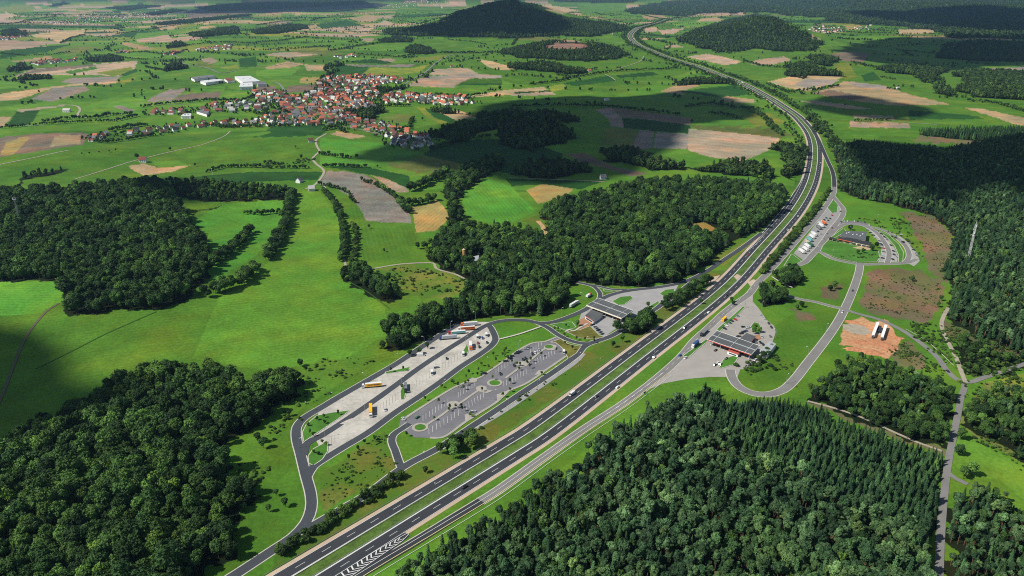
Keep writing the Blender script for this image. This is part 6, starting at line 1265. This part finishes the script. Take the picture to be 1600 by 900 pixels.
put_truck(733, 509, (-10, .6), 'orange', 'white', 'silver lorry with red cab, rearmost of the four lorries ' + NP, side='silver', z=.12); put_truck(729, 516, (-10, .8), 'white', 'white', 'orange-sided lorry with white cab, second from the back ' + NP, side='orange'); put_truck(714, 522, (-10, .9), 'red', 'white', 'white and green lorry with red cab, third from the back ' + NP, side='teal', hb=2.2); put_truck(700, 530, (-10, .9), 'blue', 'silver', 'silver lorry with blue cab, front one of the four ' + NP, side='silver')
put_truck(735.5, 543, (.6, 5), 'orange', 'white', 'white-roofed lorry with orange cab standing by the grass island ' + NP, L=10, side='white'); put_truck(634, 608, (.4, 8), 'black', 'grey', 'dark car-carrying lorry beside the narrow island ' + NP, L=12, side='black', hb=1.4); put_van(675, 584, (.6, 5), 'white', 'white van alone in the middle of the concrete ' + NP); put_van(724, 555, (.1, 5), 'white', 'white van left of the small bushy island ' + NP); put_van(658, 556, (8, -.3), 'white', 'white caravan behind a dark car ' + NP, 7)
put_van(746, 528, (.6, 5), 'white', 'white camper van near the tip of the truck park'); put_van(760, 525, (.4, 5), 'white', 'second white camper near the tip, right of the first')
for px, py, c, lb in ((646,557,'black','black car in front of the white caravan '), (698,561,'black','black car alone on the concrete below the middle lane '), (602,641,'silver','silver car right of the all-yellow lorry '), (682,575,'grey','grey car right of the lone white van '), (747,537,'darkred','dark red car near the tip '), (749,543,'black','black car near the tip '), (761,536,'black','black car by the curved lane at the tip '), (754,529,'blue','small blue car between the two campers ')): put_car(px, py, (1, 4) if px > 690 or px < 620 else (6, -1), c, lb + NP)
def row(where, cars, vec, kinds=None):
    for k, (px, py, c) in enumerate(sorted(cars)):
        kd = RS.choice(['hatchback', 'saloon', 'estate car']); put_car(px, py, vec, c, '%s %s, %s from the left %s' % (c, kd, ORD[k] if k < 20 else 'last', where), kd, 'cars parked ' + where, .14)
row('along the upper edge of the grey car park', [(790,565,'black'),(797,560,'black'),(800,557,'black'),(807,553,'black'),(810,551,'black'),(813,549.5,'grey'),(822,546,'silver'),(826,544,'grey'),(755,585,'black'),(757,584,'black')], (6, -.4)); row('beside the middle walk of the grey car park', [(803,572,'black'),(817,563,'black'),(821,561,'black'),(832,554,'black'),(836,552,'white'),(840,550,'silver'),(842,548,'silver'),(782,585,'black')], (1, 5))
put_car(652, 653, (7, -4.5), 'green', 'dark green car at the left end of the grey car park'); put_car(739, 644, (5, -1), 'silver', 'silver car by the lower edge of the grey car park'); put_car(631, 655, (3, 2.4), 'silver', 'silver car at the entrance corner of the grey car park'); put_van(881, 552, (.3, 5), 'white', 'white van at the right end of the grey car park', 6)
row('in the slanting row below the north petrol station', [(926,508,'black'),(929,511,'silver'),(932,513.5,'grey'),(935,516.5,'black'),(938,519.5,'grey'),(941,522.5,'green')], (4, -1.6))
put_truck(897, 477.5, (9, -5.6), 'white', 'white', 'white lorry parked along the forest edge left of the north petrol station', side='silver', L=13); put_truck(920, 464, (6, -3.6), 'red', 'white', 'short white lorry with red cab behind the north petrol station', L=6, side='white', hb=2.2)
for px, py, c in ((944,487,'red'),(955,494,'orange'),(965,499,'yellow'),(925,477,'black')): put_car(px, py, (4, -2), c, c + ' car under the canopy of the north petrol station')
# south services
SF = 'on the south forecourt'
row('along the green strip ' + SF, [(1132,514,'black'),(1135,509,'white'),(1140,505,'green'),(1143,502,'black'),(1149,500,'red'),(1152,494.5,'grey')], (4, 1.6)); row('in the middle rows ' + SF, [(1154,526.5,'black'),(1158,522,'black'),(1161.5,519.5,'black'),(1165,518,'blue'),(1161,511.5,'black'),(1167,514,'silver'),(1170,512,'silver')], (5, -.6))
row('along the curved right edge ' + SF, [(1188,492,'silver'),(1194,498,'silver'),(1201,506,'black'),(1205,512,'black'),(1203.5,526.5,'grey'),(1190,527,'silver'),(1188,536,'black'),(1192,539,'black'),(1181,535.5,'grey')], (2.4, 4)); row('in the slanting row below the south petrol station', [(1184,558.5,'blue'),(1180.5,563,'white'),(1177,567,'black'),(1172,571,'black'),(1168,574.5,'grey'),(1187,556,'silver')], (4.4, -2.4)); row('beside the small bushy island ' + SF, [(1117,571,'black'),(1121,568,'white'),(1126,570,'grey')], (3, -2.4))
put_truck(1086, 541, (-9, 7.4), 'white', 'blue', 'blue lorry with white cab waiting on the slip road', L=9, side='blue'); put_truck(1100, 522, (-8, 7.4), 'black', 'grey', 'dark open car transporter behind the blue lorry on the slip road', L=12, side='black', hb=1.5); put_truck(1131, 501, (-8, 8), 'yellow', 'yellow', 'short yellow lorry with two yellow tanks on the slip road', L=6, side='yellow', hb=1.8); put_car(1062, 556.5, (-5, 4), 'blue', 'dark blue car driving on the slip road ahead of the blue lorry'); put_car(1071, 560, (-5, 4), 'white', 'white car at the corner of the pale forecourt')
for px, py in ((1135,561),(1160,550),(1118,548)): put_car(px, py, (4, -3), 'black', 'black car at the pumps of the south petrol station, %s' % ('left' if px < 1120 else 'middle' if px < 1150 else 'right'))
# lorries on the bays beside the curved slip road
BAY = [(1252.5,394.5,'white'),(1258,390.5,'white'),(1261,386,'white'),(1261.5,380.5,'beige'),(1264.5,376,'teal'),(1268.5,371.5,'white'),(1271.5,367.5,'white'),(1283,354,'white'),(1279,357,'grey'),(1286.5,349.5,'orange'),(1266,384,'green'),(1281,351,'silver')]
for k, (px, py, c) in enumerate(sorted(BAY)): put_truck(px, py, (-7, -5.2), c if c != 'orange' else 'white', c, '%s-roofed lorry, %s from the left in the bays beside the curved slip road' % (c, ORD[k]), L=11, side=c, z=.1, group='lorries in the bays beside the curved slip road')
row('among the truck bays at their upper end', [(1288,344,'black'),(1291,341,'green'),(1294,345,'black'),(1297,342,'black'),(1278,362,'black'),(1282,366,'silver'),(1275,362,'silver'),(1300,337,'red'),(1290,352,'black')], (-4, -2.6)); row('driving on the lane past the truck bays', [(1300,357,'darkred'),(1292,366,'grey'),(1286,374,'silver'),(1313,331,'black'),(1217,409,'black')], (-4, 5))
RSr = 'beside the restaurant'
row('in the inner curved row ' + RSr, [(1355,360,'grey'),(1360,364,'black'),(1364,368,'black'),(1368,372,'silver'),(1374,377,'grey'),(1376.5,382,'black'),(1378,384.5,'grey'),(1380,388.5,'red'),(1381,394,'grey'),(1380,400,'silver'),(1379,404,'black'),(1378,407.5,'silver')], (5, .6)); row('in the middle curved row ' + RSr, [(1372,361,'grey'),(1377,366,'black'),(1382,371,'black'),(1386,375,'grey'),(1392,384,'black'),(1396,393,'black'),(1397,398.5,'black'),(1395,406,'black'),(1400,402,'silver')], (4, 1.6)); row('in the outer row ' + RSr, [(1408,367,'silver'),(1416,374.5,'black'),(1421,380,'grey'),(1427.5,391,'black'),(1431,396,'silver'),(1433,400,'grey')], (4, 1.6)); row('in the strip behind the restaurant', [(1314,347,'black'),(1319,346.5,'silver'),(1324,346,'white'),(1335,346,'white'),(1340,346.5,'black'),(1345,347,'grey'),(1351,348,'black'),(1358,352,'white')], (.5, 3))
put_car(1332, 455, (-3, 6), 'black', 'black car on the road leading down from the restaurant'); put_car(1316, 488, (-3, 6), 'white', 'white car at the crossroads above the sandy yard'); put_car(1481, 581, (3, 3), 'black', 'black car on the access road close to the junction')
# motorway traffic
def drive(px, py, fw, c, lab, kind='estate car'):
    x, y = at(px, py); i = int(np.argmin((MED[:, 0] - x) ** 2 + (MED[:, 1] - y) ** 2)); i = min(max(i, 1), len(MED) - 2); d = (MED[i+1] - MED[i-1]) * fw; px2, py2 = project(x + d[0], y + d[1], 0.); return put_car(px, py, (float(px2) - px, float(py2) - py), c, lab, kind, None, .16)
drive(726, 762, 1, 'black', 'black car on the near carriageway just above the chevrons'); drive(965, 606, 1, 'white', 'white car on the right carriageway beside the dry verge'); drive(932, 621, 1, 'black', 'black car behind the white car on the right carriageway'); drive(1022, 559, 1, 'silver', 'silver car on the right carriageway before the south forecourt'); drive(1070, 513, 1, 'black', 'black car on the right carriageway level with the dark transporter'); drive(1107, 489, 1, 'white', 'white car on the right carriageway level with the yellow lorry'); drive(1168.5, 399, -1, 'red', 'red car on the left carriageway by the hatched wedge'); drive(1231.5, 360, 1, 'white', 'white car on the right carriageway near the truck bays'); drive(1282.5, 255, 1, 'white', 'white car entering the motorway bend'); drive(1135, 462, 1, 'black', 'black car on the right carriageway at the crossover'); drive(1247, 338, 1, 'white', 'small white car further up the right carriageway'); drive(1222, 340, -1, 'black', 'black car on the left carriageway near the merge')
x, y = at(894, 617); put_van(893.5, 617, (-7, 5), 'white', 'white van on the left carriageway beside the north services', 6.8, .16)
for px, py, v, c, lb in ((1109, 114.5, (-6, -2.4), 'red', 'red lorry far away on the motorway'), (1160, 130, (-6, -3), 'white', 'white lorry far away on the motorway, nearer than the red one'), (1014, 40, (4, -1), 'white', 'white lorry at the farthest visible curve of the motorway')): put_truck(px, py, v, c, c, lb, L=13, side=c, z=.4)
# ------------------------------------------------------------------ clouds above the picture that shade parts of the land
CLM = NT('cloud_white'); CLM.col((.9, .9, .92), 1.)
ctr = CLM.new('ShaderNodeBsdfTransparent'); cms = CLM.new('ShaderNodeMixShader'); cms.inputs[0].default_value = .27
CLM.l.new(CLM.b.outputs[0], cms.inputs[1]); CLM.l.new(ctr.outputs[0], cms.inputs[2]); CLM.l.new(cms.outputs[0], CLM.out.inputs[0])
S_EL = math.radians(46); nrm_ = math.hypot(.94, .34); SH = np.array([-.94, -.34]) / nrm_ / math.tan(S_EL)
def cloud(poly, alt, n, label, rmax=.5, seed=1):
    rnd = random.Random(seed); W = np.array([at(x, max(y, 4)) for x, y in poly]); x0, y0 = W.min(0); x1, y1 = W.max(0); pts = []
    inside = lambda x, y: inpoly(np.array([x]), np.array([y]), W)[0]
    E_ = resample(np.vstack([W, W[:1]]), 12.)
    tries = 0
    while len(pts) < n and tries < 40000:
        tries += 1; x, y = rnd.uniform(x0, x1), rnd.uniform(y0, y1)
        if not inside(x, y): continue
        d = float(np.min(np.hypot(E_[:, 0] - x, E_[:, 1] - y))); r = d * rnd.uniform(.75, 1.05)
        if r < 7: continue
        if any((x - a) ** 2 + (y - b) ** 2 < (.55 * min(r, c)) ** 2 for a, b, c in pts): continue
        pts.append((x, y, r))
    mb = MB()
    for x, y, r in pts:
        a = alt + rnd.uniform(-30, 30); c = np.array([x, y]) + SH * a; k = min(r, 260)
        v, f = ico((r, r, k * .5), (c[0], c[1], a), 2); v = [(p[0] + rnd.gauss(0, .06) * r, p[1] + rnd.gauss(0, .06) * r, p[2] + rnd.gauss(0, .04) * r) for p in v]; mb.add(v, f)
    o = mb.build('cloud', CLM.mat); tag(o, label, 'cloud', kind='structure')
cloud([(545,244),(600,226),(640,214),(690,204),(720,184),(760,163),(800,158),(850,152),(900,149),(960,152),(1000,149),(1060,141),(1110,146),(1160,160),(1195,178),(1150,190),(1075,194),(1064,215),(1040,236),(1010,258),(995,272),(940,283),(860,290),(780,282),(740,272),(690,262),(640,252),(590,256),(540,258)], 2300, 260, 'long cloud over the middle valley', seed=3)
cloud([(-120,500),(0,505),(40,512),(80,520),(105,540),(120,570),(110,600),(180,596),(240,600),(230,640),(170,670),(90,690),(20,720),(-120,740)], 2300, 90, 'small cloud over the left meadow', seed=4)
cloud([(1320,214),(1400,222),(1480,230),(1600,214),(1720,215),(1720,380),(1640,330),(1560,300),(1500,330),(1480,370),(1420,300),(1360,290),(1330,250)], 2300, 120, 'cloud over the right forest', seed=5)
cloud([(1296,77),(1330,70),(1350,63),(1400,58),(1480,58),(1640,58),(1640,104),(1540,104),(1480,112),(1400,104),(1380,98),(1345,94),(1320,84)], 2400, 90, 'cloud over the distant fields at the right', seed=6)
cloud([(1258,158),(1290,150),(1340,148),(1395,158),(1440,166),(1462,176),(1440,190),(1370,186),(1300,178),(1262,168)], 2300, 60, 'small cloud over the tan fields', seed=7)
cloud([(270,20),(330,10),(420,3),(600,3),(596,14),(500,20),(420,22),(330,23)], 2600, 60, 'cloud over the far plain', seed=8)
cloud([(1300,24),(1450,14),(1700,14),(1700,56),(1560,58),(1480,48),(1400,36)], 2600, 60, 'cloud over the far right forest', seed=9)
cloud([(620,50),(700,34),(770,18),(830,24),(900,36),(960,42),(900,58),(760,60),(650,58)], 2600, 60, 'cloud over the cone hill', seed=10)
cloud([(205,282),(290,275),(330,300),(320,330),(290,320),(230,305)], 2300, 40, 'wisp of cloud over the upper left wood', seed=12)
# ------------------------------------------------------------------ air
hz = MB()
ZB, ZT = -120.0, 760.0
hz.box((0, 0, (ZB + ZT) / 2), (52000, 52000, ZT - ZB))
hm = bpy.data.materials.new('haze'); hm.use_nodes = True; ht = hm.node_tree; ht.nodes.clear(); ho = ht.nodes.new('ShaderNodeOutputMaterial'); hv = ht.nodes.new('ShaderNodeVolumePrincipled')
hv.inputs['Color'].default_value = (.38, .62, 1., 1); hv.inputs['Density'].default_value = HAZE; hv.inputs['Anisotropy'].default_value = .2
ht.links.new(hv.outputs[0], ho.inputs['Volume'])
tag(hz.build('haze', hm), 'thin blue summer haze over the land', 'haze', kind='stuff')
# ------------------------------------------------------------------ light, sky, camera
SUN_EL = math.radians(46); SX, SY = -.94, -.34
world = bpy.data.worlds.new('World'); scene.world = world; world.use_nodes = True
nt = world.node_tree; bg = nt.nodes['Background']
sky = nt.nodes.new('ShaderNodeTexSky'); sky.sky_type = 'NISHITA'; sky.sun_disc = False
sky.sun_elevation = SUN_EL; sky.sun_rotation = math.atan2(SX, SY); sky.air_density = 1.0; sky.dust_density = .6
nt.links.new(sky.outputs[0], bg.inputs[0]); bg.inputs[1].default_value = .07
sl = bpy.data.lights.new('sun', 'SUN'); sl.energy = 4.8; sl.angle = math.radians(.53); sl.color = (1, .95, .86)
so = bpy.data.objects.new('sun', sl); C.objects.link(so)
sd = Vector((SX * math.cos(SUN_EL), SY * math.cos(SUN_EL), math.sin(SUN_EL)))
so.rotation_euler = sd.to_track_quat('Z', 'Y').to_euler()
cam = bpy.data.cameras.new('camera'); co = bpy.data.objects.new('camera', cam); C.objects.link(co)
co.location = (0, 0, H); co.rotation_euler = (math.pi / 2 - TH, 0, 0)
cam.sensor_width = 36; cam.lens = 36 * F / 1600; cam.clip_start = 1; cam.clip_end = 60000
scene.camera = co
scene.render.engine = 'CYCLES'; scene.cycles.max_bounces = 5; scene.cycles.diffuse_bounces = 2; scene.cycles.transparent_max_bounces = 8; scene.cycles.volume_bounces = 1
scene.cycles.filter_width = 1.05
scene.cycles.use_denoising = False
scene.cycles.denoiser = 'OPENIMAGEDENOISE'
vs = scene.view_settings; vs.view_transform = 'Standard'; vs.look = 'None'; vs.exposure = .36; vs.gamma = 1; vs.use_curve_mapping = False
